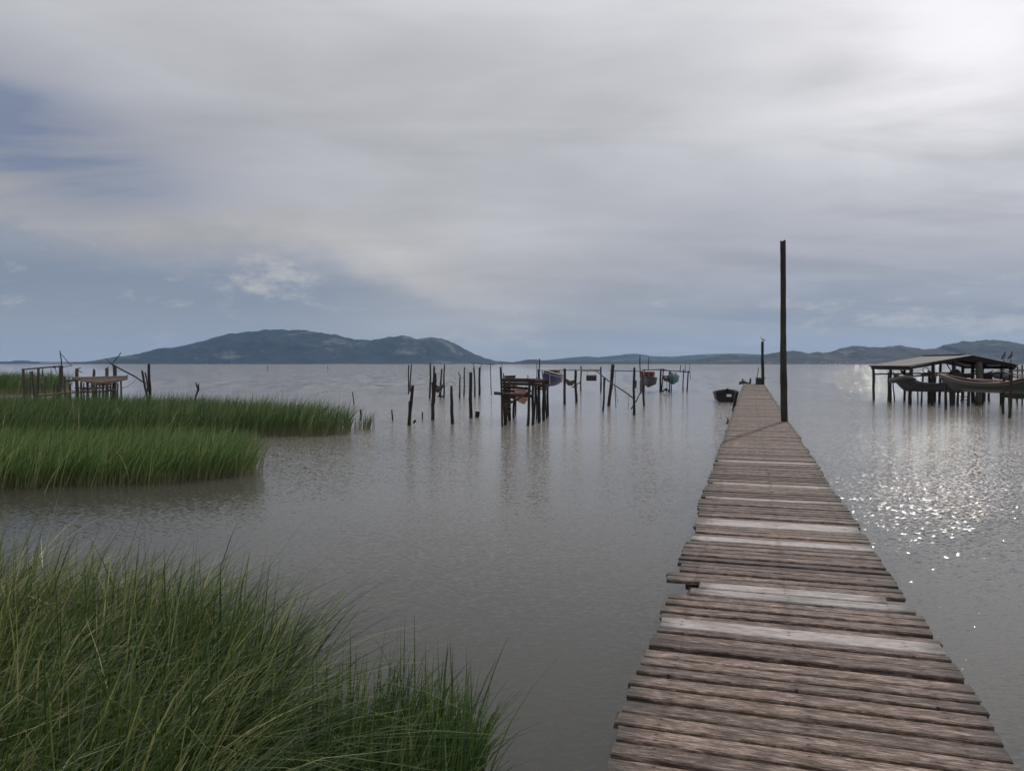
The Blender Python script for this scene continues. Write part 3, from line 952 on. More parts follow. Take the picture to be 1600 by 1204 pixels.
def bird(name, label, foot, s, head, upright, mat, beak='dark', legs=True):
    """a perched bird: one body loft, legs and beak; s = body length in metres"""
    t = thing(name, label, 'bird', foot)
    f = Vector((math.cos(head), math.sin(head), 0)); u = Vector((0, 0, 1))
    cu_, su_ = math.cos(upright), math.sin(upright)
    ax = f * cu_ + u * su_; nz = u * cu_ - f * su_
    c = Vector(foot) + u * (0.30 * s + 0.35 * s * su_)
    prof = [(-0.85, -0.02, 0.015), (-0.62, -0.03, 0.055), (-0.35, 0.0, 0.125), (-0.08, 0.0, 0.18), (0.15, 0.03, 0.165), (0.30, 0.09, 0.105), (0.40, 0.17, 0.075), (0.47, 0.235, 0.082), (0.54, 0.25, 0.066), (0.59, 0.245, 0.02)]
    mb = MB(); mb.tube([c + ax * (p * s) + nz * (q_ * s) for p, q_, r in prof], [r * s for p, q_, r in prof], 10); mb.build('body', M[mat], t)
    for sd in (-1, 1):
        side = Vector((-f.y, f.x, 0)) * sd
        mb = MB(); mb.tube([c + ax * (p * s) + side * (r * s) + nz * 0.03 * s for p, r in ((0.2, 0.12), (0.0, 0.165), (-0.3, 0.13), (-0.68, 0.03))], [0.05 * s, 0.085 * s, 0.06 * s, 0.012 * s], 8, squash=0.6); mb.build('wing', M['feather' if mat == 'feather' else 'mast'], t)
        mb = MB(); mb.tube([Vector(foot) + side * 0.07 * s, c + side * 0.07 * s - nz * 0.05 * s], 0.016 * s, 6); mb.build('leg', M[beak], t)
    mb = MB(); mb.tube([c + ax * (0.57 * s) + nz * 0.25 * s, c + ax * (0.68 * s) + nz * 0.235 * s + f * 0.05 * s], [0.028 * s, 0.006 * s], 6); mb.build('beak', M[beak], t)
    return t

bird('gull', 'white gull perched on the slim pole at the pier end', tpt + Vector((0, 0, 0.01)), 0.42, math.radians(200), 0.35, 'gull')


# ------------------------------------------------------------------ boats
def boat(name, label, loc, head, L, B, D, hullmat, stripe='white', inner='beige', bow=0.45, stern=0.12, tilt=0.0, thwarts=3, extra=None, group=None, stripe_mats=True, double=False):
    """lofted open boat; loc is under the keel amidships, head is the direction of the bow in radians"""
    t = thing(name, label, 'boat', loc, group)
    f = Vector((math.cos(head), math.sin(head), 0)); sd = Vector((-f.y, f.x, 0)); u = Vector((0, 0, 1))
    ft = (f + u * tilt).normalized(); ut = (u - f * tilt).normalized()
    loc = Vector(loc)
    wp_ = lambda x_, y_, z_: loc + ft * x_ + sd * y_ + ut * z_
    NS, NJ = 26, 8

    def dims(s):
        b = B / 2 * (1 - max(0, (s - 0.42) / 0.58) ** 2.3) if s > 0.42 else B / 2 * (1 - 0.32 * ((0.42 - s) / 0.42) ** 2)
        sh = D + bow * max(0, (s - 0.35) / 0.65) ** 2.2 + stern * max(0, (0.35 - s) / 0.35) ** 2
        ke = 0.55 * sh * max(0, (s - 0.78) / 0.22) ** 2.2 + 0.06 * max(0, (0.3 - s) / 0.3)
        if double:
            b = B / 2 * max(0.0, 1 - abs(s - 0.5) / 0.5) ** 0.7
            ke = sh * 0.82 * (abs(s - (0.58 if s > 0.58 else 0.58)) / 0.58) ** 1.3
        xx = -L / 2 + L * s
        return xx, max(b, 0.012), ke, sh

    def pt(s, j, inset=0.0):
        xx, b, ke, sh = dims(s)
        if j <= 0.5:
            wj, zj = 0.86 * (j / 0.5) ** 0.9, 0.34 * (j / 0.5)
        else:
            wj, zj = 0.86 + 0.14 * (j - 0.5) / 0.5, 0.34 + 0.66 * (j - 0.5) / 0.5
        w_ = max(0.004, b - inset) * wj
        z_ = ke + inset + (sh - ke - inset) * zj
        rake = 0.16 * L * 0.35 * max(0, (s - 0.7) / 0.3) ** 2 * (z_ / max(sh, 0.1))
        return xx + rake, w_, z_

    def shell(inset):
        vs = []
        for i in range(NS + 1):
            s = i / NS
            for j in range(-NJ, NJ + 1):
                x_, w_, z_ = pt(s, abs(j) / NJ, inset)
                vs.append((x_, w_ * (1 if j >= 0 else -1), z_))
        return vs
    k1 = 2 * NJ + 1
    o_, i_ = shell(0.0), shell(0.035)
    vs = [wp_(*p) for p in o_] + [wp_(*p) for p in i_]
    nO = len(o_)
    fs = []
    for i in range(NS):
        for j in range(k1 - 1):
            a = i * k1 + j
            fs.append((a, a + 1, a + k1 + 1, a + k1))
            fs.append((nO + a, nO + a + k1, nO + a + k1 + 1, nO + a + 1))
    for i in range(NS):
        for j in (0, k1 - 1):
            a = i * k1 + j
            q_ = (a, a + k1, nO + a + k1, nO + a)
            fs.append(q_ if j == 0 else tuple(reversed(q_)))
    fs.append(tuple(range(k1)))
    fs.append(tuple(reversed([nO + j for j in range(k1)])))
    mb = MB(); mb.add(vs, fs); mb.build('hull', M[hullmat], t, ang=0.5)
    for sg in (-1, 1):
        pl = []
        for i in range(NS + 1):
            x_, w_, z_ = pt(i / NS, 1.0)
            pl.append(wp_(x_, sg * (w_ + 0.012), z_ + 0.012))
        mb = MB(); mb.tube(pl, 0.024, 6); mb.build('gunwale', M[stripe], t)
        if stripe_mats:
            pl = []
            for i in range(NS + 1):
                x_, w_, z_ = pt(i / NS, 0.86)
                pl.append(wp_(x_, sg * (w_ + 0.004), z_))
            mb = MB(); mb.tube(pl, 0.012, 6); mb.build('rubbing_strake', M[stripe], t)
    for k_ in range(thwarts):
        s = 0.18 + 0.55 * k_ / max(1, thwarts - 1)
        xx, b, ke, sh = dims(s)
        mb = MB(); mb.box(wp_(xx, 0, sh - 0.13), sd, ft, ut, 2 * b * 0.93, 0.22, 0.035); mb.build('thwart', M[inner], t)
    x_, w_, z_ = pt(1.0, 1.0)
    mb = MB(); mb.beam(wp_(x_ - 0.03, 0, z_ - 0.22), wp_(x_ + 0.02, 0, z_ + 0.09), 0.06, 0.06); mb.build('stem_post', M[stripe], t)
    if extra:
        extra(t, wp_, ft, sd, ut, dims)
    return t


def cabin(x0, x1, wd, z0_, h, wallm, roofm, roof_over=0.12):
    def fn(t, wp_, ft, sd, ut, dims):
        mb = MB(); mb.box(wp_((x0 + x1) / 2, 0, z0_ + h / 2), ft, sd, ut, x1 - x0, wd, h, 0.03); c = mb.build('cabin', M[wallm], t)
        mb = MB(); mb.box(wp_((x0 + x1) / 2, 0, z0_ + h + 0.045), ft, sd, ut, x1 - x0 + 2 * roof_over, wd + roof_over, 0.08, 0.03); r_ = mb.build('cabin_roof', M[roofm], t)
        for s_ in (-1, 1):
            mb = MB(); mb.box(wp_(x1 + 0.012, s_ * wd * 0.24, z0_ + h * 0.62), ft, sd, ut, 0.02, wd * 0.34, h * 0.34, 0.004); mb.build('window', M['dark'], t)
    return fn


# black boat alongside the pier
bl = Wt(1134, 628); bl.z = -0.22
boat('rowing_boat', 'black open boat afloat at the left side of the pier near its end', (bl.x - 0.05 + 0.2965 * 2.4, bl.y + 0.955 * 2.4, -0.14), math.radians(72.5), 4.8, 1.66, 0.72, 'blackp', 'blackp', 'beam', 0.08, 0.05, 0, 3,
     lambda t, wp_, ft, sd, ut, dims: MB().box(wp_(-2.43, -0.26, 0.56), sd, ft, ut, 0.30, 0.03, 0.16, 0.01).build('registration_plate', M['white'], t))
mb = MB(); a = Vector((bl.x + 1.75, bl.y + 2.4, 0.62)); b = ps(50, TL + 0.02, DZ - 0.02)
mb.tube([a.lerp(b, i / 8) - Vector((0, 0, 0.25 * math.sin(math.pi * i / 8))) for i in range(9)], 0.022, 6)
tag(mb.build('mooring_rope', M['darkrope'], origin=a), 'dark rope slung from the black boat to the pier', 'rope')
solo('mooring_post', 'dark post against the left edge of the pier beside the black boat', 'post', [sgm('post', 1152, 612, 1145, 641, 5, w1=4)], 'log')
solo('mooring_post', 'thin broken stake leaning at the left edge of the pier', 'post', [sgm('post', 1137, 652, 1135, 662, 2.6, Y=23)], 'log')
# things lying on the end of the pier
def deck_at(px, Y): return Vector(((px - 800) / F * Y, Y, DZ))
c = deck_at(1161.5, 58.6)
t = thing('net_heap', 'dark heap of nets at the left corner of the pier end', 'net', c)
mb = MB(); mb.tube([c + Vector((-0.32, 0, -0.04)), c + Vector((-0.22, 0, 0.10)), c + Vector((-0.1, 0, 0.12)), c + Vector((0.03, 0, 0.16)), c + Vector((0.16, 0, 0.10)), c + Vector((0.38, 0, 0.04)), c + Vector((0.5, 0, 0.0))], [0.03, 0.13, 0.13, 0.14, 0.10, 0.06, 0.03], 9, 0.5); mb.build('heap', M['dark'], t)
mb = MB(); mb.log(c + Vector((0.0, 0.1, 0.1)), c + Vector((-0.02, 0.1, 0.40)), 0.10, 0.03); mb.build('stump', M['dark'], t)
solo('bollard', 'small dark bollard in the middle of the pier end', 'bollard', [('post', deck_at(1172, 59.5) - Vector((0, 0, 0.02)), deck_at(1172.5, 59.5) + Vector((0, 0, 0.42)), 0.10, 0.05, {})], 'log')
c = deck_at(1185.5, 57.6)
t = thing('crate', 'dark fish crate with an upright stick at the right corner of the pier end', 'crate', c)
mb = MB(); mb.box(c + Vector((0, 0, 0.22)), (1, 0, 0), (0, 1, 0), (0, 0, 1), 0.32, 0.4, 0.42, 0.03); mb.build('body', M['dark'], t)
mb = MB(); mb.box(c + Vector((0.13, 0, 0.47)), (1, 0, 0), (0, 1, 0), (0, 0, 1), 0.68, 0.45, 0.06, 0.02); mb.build('lid', M['dark'], t)
mb = MB(); mb.log(c + Vector((-0.22, 0, 0.0)), P(1185.3, 574, 57.6), 0.035, 0.02, bend=0.06); mb.build('stick', M['log'], t)

# ------------------------------------------------------------------ loose posts, left to right
PG = 'old posts standing in the water'
solo('mooring_post', 'stout upright post with two shorter sticks leaning against it behind the reed bed', 'post',
     [sgm('post', 232.5, 570, 234.5, 634, 4.6, Y=46, w1=4.0, rough=1.2), sgm('stick', 222, 579, 231.5, 630, 3.4, Y=45.7, w1=3.0), sgm('stick', 227, 581.5, 231, 612, 2.4, Y=45.8)], 'log', PG)
solo('stake', 'crooked forked stake rising out of the long reed bed', 'stake', [sgm('stem', 309, 610, 303, 632, 3.0, Y=36), sgm('branch', 306, 598, 309.5, 612, 2.2, Y=36), sgm('branch', 310.5, 599, 309.5, 612, 2.4, Y=36)], 'log', PG)
solo('stake', 'short stub of a stake beside the crooked forked stake', 'stake', [sgm('post', 298, 619, 298.5, 632, 1.8, Y=36)], 'log', PG)
solo('stake', 'thin slanting stake alone in open water off the tip of the reeds', 'stake', [sgm('post', 550.5, 612, 554, 631, 1.9)], 'log', PG)
solo('stake', 'short thick stub beside the small reed tuft', 'stake', [sgm('post', 563.5, 639.5, 563.5, 655, 3.2, w1=2.4)], 'log', PG)
solo('stake', 'small lone stub left of the post with two thin poles', 'stake', [sgm('post', 612, 640, 613, 656, 2.8, w1=2)], 'log', PG)
solo('mooring_post', 'leaning front post with two thin poles lashed to its top', 'post',
     [sgm('post', 645, 602, 640.5, 664, 5.6, w1=4.6, flare=0.05), sgm('pole', 638.6, 570.5, 638.4, 616, 2.2, Y=30.4), sgm('pole', 642.9, 569, 641.0, 612, 2.2, Y=30.3), sgm('side_post', 639.5, 627, 638, 662, 3.0, Y=30.5), sgm('float', 648, 656, 646.5, 661, 4.2, Y=30.6)], 'log', PG)
solo('stake', 'tiny stub in the gap between the first two tall posts', 'stake', [sgm('post', 660, 643.5, 660, 654, 2.8, w1=2)], 'log', PG)
solo('mooring_post', 'slender dark pole with a knobbly top behind the forked front post', 'post', [sgm('post', 672.3, 568.5, 671.5, 622, 3.0, w1=2.6, rough=1.5)], 'log', PG)
solo('mooring_post', 'thick front post built of several lashed timbers, second large one from the left', 'post',
     [sgm('post', 678.5, 574, 676.2, 656, 6.2, w1=3.2), sgm('side_post', 680.8, 583, 678.6, 630, 2.8, Y=33.2), sgm('side_post', 675.2, 597, 675.0, 655, 3.0, Y=33.0), sgm('tip', 677.5, 571, 679, 578, 1.8, Y=33.3)], 'log', PG)
t = solo('post_pair', 'pair of dark poles joined by a low crossbar behind the lashed timber post', 'frame',
     [sgm('post', 690.3, 576.5, 688.5, 621, 2.8), sgm('post', 694.6, 569.5, 693.3, 621, 2.7), sgm('crossbar', 680, 604.5, 694, 604.8, 2.0, Y=55), sgm('side_post', 688, 598, 687, 619, 2.6, Y=54.8), sgm('crossbar', 684, 619, 694, 619.5, 2.6, Y=54.9)], 'log')
solo('mooring_post', 'thick front post with a widening foot, third large one from the left', 'post', [sgm('post', 705.2, 603, 706.5, 662, 6.6, w1=3.9, flare=0.05)], 'log', PG)
solo('mooring_post', 'thin post with a hooked crooked top behind the front row', 'post', [sgm('post', 718.8, 588, 718, 622, 3.0, w1=2), sgm('hook', 716.8, 581.5, 719.2, 589, 1.7, Y=53.4)], 'log', PG)
solo('mooring_post', 'plain upright far pole just left of the tallest front post', 'post', [sgm('post', 725.8, 573.5, 724.8, 619, 2.4)], 'log', PG)
solo('mooring_post', 'straight flat topped front post, rightmost of the large ones', 'post', [sgm('post', 735.6, 581.5, 735.2, 653, 6.0, w1=4.8, rough=0.2)], 'log', PG)
solo('float', 'dark drum shaped float tilted in the water beside the flat topped post', 'float', [sgm('drum', 746.5, 642.5, 744.5, 651.5, 7.2, w1=7.0, rough=0.1, wob=0.08)], 'log')
t = solo('drying_frame', 'frame of thin rods carrying one long thin crossbar at horizon height', 'frame',
     [sgm('post', 740.5, 575, 742.2, 619.5, 2.7), sgm('rod', 740.3, 567.5, 740.6, 577, 1.1, Y=57), sgm('post', 749.6, 574, 749.2, 617.5, 3.5, w1=3.2), sgm('rod', 751.4, 568, 751.2, 576, 1.0, Y=58),
      sgm('rod', 766.4, 568.5, 767.8, 617.5, 1.3, Y=58.2), sgm('crossbar', 736, 566.8, 773, 569.5, 1.0, Y=57.8), sgm('rod', 784.5, 567, 784, 600, 1.0, Y=58.2)], 'log')
# channel markers far out
for px, lab in ((418, 'left'), (512, 'right')):
    b = Wt(px, 577); tp = P(px, 571, b.y)
    mb = MB(); mb.log((b.x, b.y, -0.5), tp, 0.13, 0.10); tag(mb.build('marker_stake', M['log'], origin=b), f'far thin marker stake in open water, {lab} one of the pair before the hill', 'stake', 'marker stakes')

# ------------------------------------------------------------------ centre rack with the pink boat
loc = Wt(820, 660)
rk = thing('boat_rack', 'stout timber boat rack with a plank top and a pink boat under it', 'rack', loc)
def part(parent, nm, mat, *segs):
    for s_ in segs:
        mb = MB(); mb.log(s_[1], s_[2], s_[3], s_[4], **s_[5]); mb.build(nm, M[mat], parent)
part(rk, 'post', 'log', sgm('p', 782, 573.5, 785, 666, 3.6, w1=2.6), sgm('p', 788.5, 596, 788.5, 664, 5.2), sgm('p', 796, 597, 796, 657, 5.6), sgm('p', 802.5, 600, 802.5, 653, 4.4),
     sgm('p', 828, 592, 824, 665, 4.6), sgm('p', 833, 594, 831.5, 664, 4.4), sgm('p', 836, 594, 834.5, 650, 3.4), sgm('p', 842, 592, 842.5, 660, 5.2), sgm('p', 849, 594, 849.5, 657, 5.6), sgm('p', 856, 597, 855.5, 651, 4.0))
part(rk, 'beam', 'beam', sgm('b', 772.5, 614, 832, 618.5, 5.4, Y=30.5, w1=5, bend=0.02), sgm('b', 783, 599, 846, 600.5, 5.5, Y=30.8), sgm('b', 783, 594, 858, 596, 4.5, Y=34.2), sgm('b', 806, 605, 828, 607, 4.0, Y=31.0), sgm('b', 840, 603, 856, 604.5, 4, Y=33))
part(rk, 'beam', 'beam', sgm('b', 783, 604, 806, 605, 5.0, Y=31.4), sgm('b', 784, 609.5, 804, 611, 4.0, Y=32.0), sgm('b', 786, 619, 806, 621, 4.4, Y=31.6), sgm('b', 787, 626, 800, 627, 3.2, Y=32.5), sgm('b', 826, 600, 858, 602, 3.6, Y=35.0), sgm('b', 838, 607, 856, 608, 3.0, Y=34.0))
part(rk, 'brace', 'beam', sgm('b', 784, 637, 806, 624, 3.2, Y=30.3), sgm('b', 806, 625, 830, 610, 3.2, Y=30.4))
mb = MB()
for i, (l, r_, yy, Yy) in enumerate(((784, 838, 591.8, 30.9), (783.5, 846, 593.6, 31.6), (784, 852, 592.0, 32.4), (785, 855, 592.4, 33.2), (786, 857, 592.6, 34.0), (788, 852, 592, 34.9))):
    mb.beam(P(l + R.uniform(-1, 3), yy + R.uniform(-0.8, 0.8), Yy), P(r_ + R.uniform(-3, 2), yy + 1.2 + R.uniform(-0.9, 0.9), Yy), R.uniform(0.3, 0.5), 0.06)
mb.build('platform', M['beam'], rk)
part(rk, 'pole', 'log', sgm('p', 843.2, 560, 843.2, 596, 1.9, Y=34.5), sgm('p', 838.8, 568, 839, 596, 1.1, Y=34.6), sgm('p', 824.6, 586, 824.6, 594, 1.6, Y=31))
mb = MB()
ringc = P(794.5, 639, 30.1)
mb.tube([ringc + Vector((0.09 * math.cos(a), 0, 0.10 * math.sin(a))) for a in [i * math.pi / 8 for i in range(17)]], 0.02, 6); mb.build('rope_ring', M['darkrope'], rk)
c = P(797, 590.2, 31.6)
t = thing('crate', 'low dark crate lying on top of the stout boat rack', 'crate', c)
mb = MB(); mb.box(c + Vector((0, 0, 0.06)), (1, 0, 0.03), (0, 1, 0), (0, 0, 1), 0.46, 0.55, 0.08, 0.01); mb.build('lid', M['dark'], t)
mb = MB(); mb.box(c + Vector((0.01, 0, 0.0)), (1, 0, 0.03), (0, 1, 0), (0, 0, 1), 0.38, 0.45, 0.06, 0.01); mb.build('body', M['beam'], t)
c = P(815, 631.5, 32.6); 
boat('rowing_boat', 'faded pink and white boat hung bow forward under the stout boat rack', (c.x, c.y + 0.9, c.z), math.radians(-84), 3.2, 0.74, 0.60, 'pink', 'white', 'white', 0.12, 0.05, 0.0, 4)

part(rk, 'post', 'log', sgm('p', 792, 598, 791.5, 660, 3.2), sgm('p', 806.5, 602, 806, 648, 2.6), sgm('p', 838.5, 590, 838, 655, 3.0), sgm('p', 852.5, 590, 853, 653, 2.6, rough=1.2), sgm('p', 787, 583, 786.5, 600, 2.0, Y=31))
# ------------------------------------------------------------------ rack with the navy boat
loc = Wt(882, 632)
rd = thing('boat_rack', 'open rack of dark posts and long thin rails holding the navy boat', 'rack', loc)
part(rd, 'post', 'log', sgm('p', 882.3, 576, 882, 632, 4.4, w1=4), sgm('p', 899.5, 577, 900, 629, 4.4, w1=3.8), sgm('p', 841.5, 577, 842, 630, 3.8), sgm('p', 908, 571.5, 907.2, 611, 2.4), sgm('p', 938.6, 573, 938.8, 611, 2.8))
part(rd, 'rail', 'palebeam', sgm('r', 840, 578.5, 938, 577.4, 1.7, Y=48), sgm('r', 909, 579.5, 938, 579, 1.9, Y=67))
part(rd, 'brace', 'log', sgm('b', 896, 604, 908, 596, 1.8, Y=66), sgm('b', 893, 605, 902, 603, 1.6, Y=66))
for px, py in ((859, 600), (878, 598)):
    mb = MB(); mb.tube([P(px, 578, 47.4), P(px, py, 47.4)], 0.03, 6); mb.build('sling_rope', M['rope'], rd)
c = P(862, 603.5, 48.0)
boat('fishing_boat', 'navy fishing boat with white trim and a faded red cabin roof hung on a rack', (c.x, c.y + 0.6, c.z), math.radians(-110), 3.0, 1.05, 0.74, 'navy', 'white', 'beam', 0.30, 0.06, 0, 2, cabin(-1.2, -0.5, 0.5, 0.66, 0.30, 'red', 'red', 0.06))
c = P(924, 590.3, 67.4)
t = thing('crate', 'small dark slatted crate hanging below a rail between two far posts', 'crate', c)
mb = MB(); mb.box(c, (1, 0, 0), (0, 0, 1), (0, 1, 0), 0.86, 0.50, 0.5, 0.10); mb.build('body', M['dark'], t)
for k_ in (-1, 0, 1):
    mb = MB(); mb.box(c + Vector((k_ * 0.2, -0.262, 0.02)), (0, 0, 1), (1, 0, 0), (0, 1, 0), 0.22, 0.12, 0.02, 0.004); mb.build('slat', M['beam'], t)
for k_ in (-1, 1):
    mb = MB(); mb.tube([c + Vector((k_ * 0.32, 0, 0.24)), P(924 + k_ * 6, 579.3, 67.2)], 0.012, 5); mb.build('rope', M['darkrope'], t)

# middle frame with the slanting pole
loc = Wt(951, 633)
md = thing('mooring_stage', 'broken frame with a long slanting pole and a crooked club headed post', 'frame', loc)
part(md, 'post', 'log', sgm('p', 944.5, 589.5, 941.6, 642, 3.2, w1=3.4), sgm('p', 957.8, 570, 951.4, 634, 4.6, w1=5.4), sgm('p', 991.3, 574, 990.3, 648, 4.8, w1=3.2, flare=0.05), sgm('p', 1003.3, 580, 1006.3, 634, 3.6, w1=3.2))
part(md, 'slanting_pole', 'loggrey', sgm('p', 931, 579, 992, 624, 2.2, Y=42, w1=1.8, dY=2.0, bend=0.05))
part(md, 'rail', 'log', sgm('r', 952, 578.6, 1003, 580, 1.3, Y=43))
part(md, 'brace', 'loggrey', sgm('b', 1002, 610, 986, 639, 1.9, Y=40), sgm('b', 993, 594, 992.5, 606, 3.6, Y=36.6))
for (a_, b_2, c_, d_) in ((960.5, 600, 962.5, 638), (961, 603, 966, 630), (982.5, 618, 981.5, 640), (961.5, 579, 961, 602)):
    mb = MB(); mb.tube([P(a_, b_2, 40.5), P(c_, d_, 40.5)], 0.022 if a_ < 961 else 0.011, 5); mb.build('hanging_line', M['darkrope'], md)
c = P(1001.5, 580, 44.0)
mb = MB(); mb.tube([c, P(1002, 590, 44), P(1001.5, 600, 44), P(1001.8, 610, 44), P(1001, 615.5, 44)], [0.03, 0.06, 0.085, 0.07, 0.02], 8, 0.5)
tag(mb.build('fishing_net', M['net'], origin=c), 'brown bundle of net hanging from a post left of the slate grey boat', 'net')

# ------------------------------------------------------------------ rack with the two bow-on boats
loc = Wt(1032, 612)
re_ = thing('boat_rack', 'far rack of thin posts holding a slate grey and a teal boat', 'rack', loc)
part(re_, 'post', 'log', sgm('p', 1032.5, 577, 1031.8, 612, 3.6, w1=2.6), sgm('p', 1036.8, 576, 1034, 611, 2.0), sgm('p', 1046.4, 580, 1046.4, 612, 2.0), sgm('p', 1048.4, 581, 1048.8, 612, 1.8), sgm('p', 1068.2, 577, 1067.6, 612, 2.0), sgm('p', 1075.6, 579, 1073.8, 610.5, 2.4), sgm('p', 1006.5, 577, 1006.5, 611, 2.2))
part(re_, 'rail', 'log', sgm('r', 1003, 578, 1036, 577, 1.6, Y=66), sgm('r', 1032, 578, 1078, 581, 1.7, Y=66), sgm('r', 1035, 587, 1047, 588.5, 2.0, Y=67), sgm('r', 1036, 576.5, 1048, 580, 1.2, Y=70))
part(re_, 'pole', 'log', sgm('p', 1000, 555, 1000.3, 590, 1.8, Y=64), sgm('p', 1013.8, 558, 1012.8, 578, 1.2, Y=66), sgm('p', 1063.4, 570, 1062.6, 581, 1.2, Y=66), sgm('p', 1071.4, 569, 1070.8, 582, 0.9, Y=66), sgm('p', 1077.2, 568, 1078.8, 592, 0.9, Y=66))
for (a_, b_2, c_, d_) in ((1038, 590, 1037, 608), (1041.5, 590, 1041.5, 608), (1043, 588, 1044, 606)):
    mb = MB(); mb.tube([P(a_, b_2, 67), P(c_, d_, 67)], 0.014, 5); mb.build('hanging_line', M['darkrope'], re_)
c = P(1019.5, 605.5, 66.5)
boat('fishing_boat', 'slate grey boat seen bow on in the far rack with a dark red cover', (c.x, c.y + 1.6, c.z), math.radians(-104), 4.4, 1.34, 0.78, 'slate', 'dark', 'beam', 0.26, 0.05, 0.0, 2, cabin(-1.2, 0.4, 0.85, 0.75, 0.55, 'red', 'red', 0.1))
c = P(1056.5, 601, 66.5)
boat('fishing_boat', 'teal boat with a white foredeck seen bow on in the far rack', (c.x, c.y + 1.4, c.z), math.radians(-100), 4.0, 1.14, 0.74, 'teal', 'white', 'white', 0.22, 0.05, 0.0, 2, cabin(-1.2, -0.2, 0.7, 0.66, 0.28, 'teal', 'teal', 0.06))
c = Wt(1040, 611)
t = thing('driftwood', 'dark tangle of driftwood floating between the two bow on boats', 'driftwood', c)
part(t, 'branch', 'log', sgm('d', 1035, 611, 1042, 606.5, 2.4, Y=c.y), sgm('d', 1040, 607, 1046, 611, 2.2, Y=c.y), sgm('d', 1041, 611.5, 1041.5, 606, 2.4, Y=c.y))

for (x0, y0, x1, y1, Yn, lab) in ((679, 600, 692, 601, 34.5, 'dark net slung between the lashed timber post and the pole pair'), (884, 592, 898, 594, 47.5, 'brown net slung between two posts right of the navy boat'), (1036, 588, 1047, 590, 66.8, 'dark net slung between the slate grey and the teal boat')):
    a, b = P(x0, y0, Yn), P(x1, y1, Yn)
    vs, fs, nn = [], [], 10
    for i in range(nn + 1):
        f = i / nn
        q = a.lerp(b, f)
        sag = math.sin(math.pi * f)
        for j in range(5):
            vs.append(q + Vector((0.02 * math.sin(7 * f + j), 0.05 * math.sin(5 * f + 2 * j), -0.10 * sag - j / 4 * (0.10 + 0.22 * sag + 0.05 * math.sin(9 * f)))))
    for i in range(nn):
        for j in range(4):
            o = i * 5 + j
            fs.append((o, o + 5, o + 6, o + 1))
    nv_ = len(vs)
    vs += [v + Vector((0, 0.05, 0)) for v in vs]
    fs += [tuple(nv_ + k for k in reversed(f)) for f in fs]
    mb = MB(); mb.add(vs, fs); mb.tube([a, a.lerp(b, 0.5) - Vector((0, 0, 0.1)), b], 0.03, 6)
    tag(mb.build('fishing_net', M['net'], origin=a), lab, 'net', 'nets hung among the centre posts')

# ------------------------------------------------------------------ broken jetty at the left
YJ = 48.0
lj = thing('broken_jetty', 'ruined boat landing of grey posts, rails and a sagging walkway behind the reeds', 'jetty', Vector(((115 - 800) / F * YJ, YJ, 0)))
def jp(x1, y1, x0, y0, w, dY=0.0, **kw): return sgm('p', x1, y1, x0, y0, w, Y=YJ + dY, **kw)
part(lj, 'post', 'loggrey', jp(36.2, 576, 38.5, 632, 4.4), jp(47, 580, 47.5, 632, 2.2, 1), jp(50, 579.5, 55, 632, 3.6, 0.4), jp(60, 575, 58.5, 632, 4.6), jp(94.5, 574, 94, 632, 5.6), jp(97.5, 572, 98.0, 600, 2.4, -0.3),
     jp(120, 575.5, 120.5, 632, 5.6), jp(147.2, 577.5, 147, 632, 4.4, 2, rough=1.0), jp(167, 574, 166.5, 632, 5.6, 1.5, rough=1.3), jp(179, 571, 179, 632, 6.4), jp(161.5, 588, 160, 632, 4.4, -0.5), jp(189, 591, 190, 632, 3.2),
     jp(84.5, 600, 85, 632, 2.6, 1.5), jp(90, 600, 90, 632, 4.0, 1.5), jp(109, 600, 109, 632, 3.2, 1.2), jp(136.5, 596, 137, 632, 4.4), jp(151, 600, 151.5, 632, 3.4, 0.5), jp(143, 596, 146, 632, 3.0, 2.2))
part(lj, 'post', 'loggrey', jp(71, 588, 72, 632, 2.8, 1.2), jp(101, 588, 102, 632, 3.0, 1.6), jp(127, 596, 127.5, 632, 3.6, 1.4), jp(131, 598, 130, 632, 2.4, 0.2), jp(156, 590, 155, 632, 3.4, 1.8), jp(172, 590, 173.5, 632, 3.0, 0.6), jp(184, 598, 184, 632, 2.6, 1.4), jp(42, 592, 43, 632, 2.4, 1.4))
part(lj, 'rail', 'loggrey', jp(117, 606, 176, 604.5, 2.2, 1.2), jp(126, 611.5, 150, 612, 3.0, -0.2), jp(140, 602, 176, 600.5, 1.8, 1.6))
part(lj, 'rail', 'loggrey', jp(35, 577, 98, 571.8, 2.4), jp(97, 573.5, 113, 570.8, 1.2, bend=0.0), jp(111, 594, 128, 592, 2.0, 0.3), jp(92, 594.5, 122, 594, 2.8, 1.0))
part(lj, 'mast', 'log', jp(93.6, 548, 97.6, 578, 1.7), )
part(lj, 'stay', 'log', jp(94.2, 552, 112.5, 571.5, 1.0), jp(66.5, 576, 67.3, 588, 1.6, 0.2), jp(80, 575, 80, 600, 1.0, 0.3))
part(lj, 'brace', 'loggrey', jp(64.5, 599, 71.5, 624, 2.6, -0.4), jp(97, 594, 106.5, 624, 2.6, -0.4))
part(lj, 'branch', 'log', jp(85, 573.5, 88, 581, 1.0), jp(165, 559.5, 174, 569, 1.1), jp(176, 567.5, 189, 550.5, 1.3), jp(121, 577, 126, 574.5, 1.4), jp(122, 578, 128, 582, 1.2), jp(84, 572, 85.5, 574.5, 3))
mb = MB()
wk = [P(62, 616.5, YJ - 0.2), P(84, 615.0, YJ), P(108, 611.5, YJ + 0.2), P(128, 609.5, YJ + 0.4), P(156, 608.0, YJ + 0.6)]
for a_, b_2 in zip(wk[:-1], wk[1:]):
    d_ = (b_2 - a_) * 0.02
    mb.beam(a_ + d_, b_2 - d_, 0.75, 0.06)
mb.build('walkway', M['palebeam'], lj)
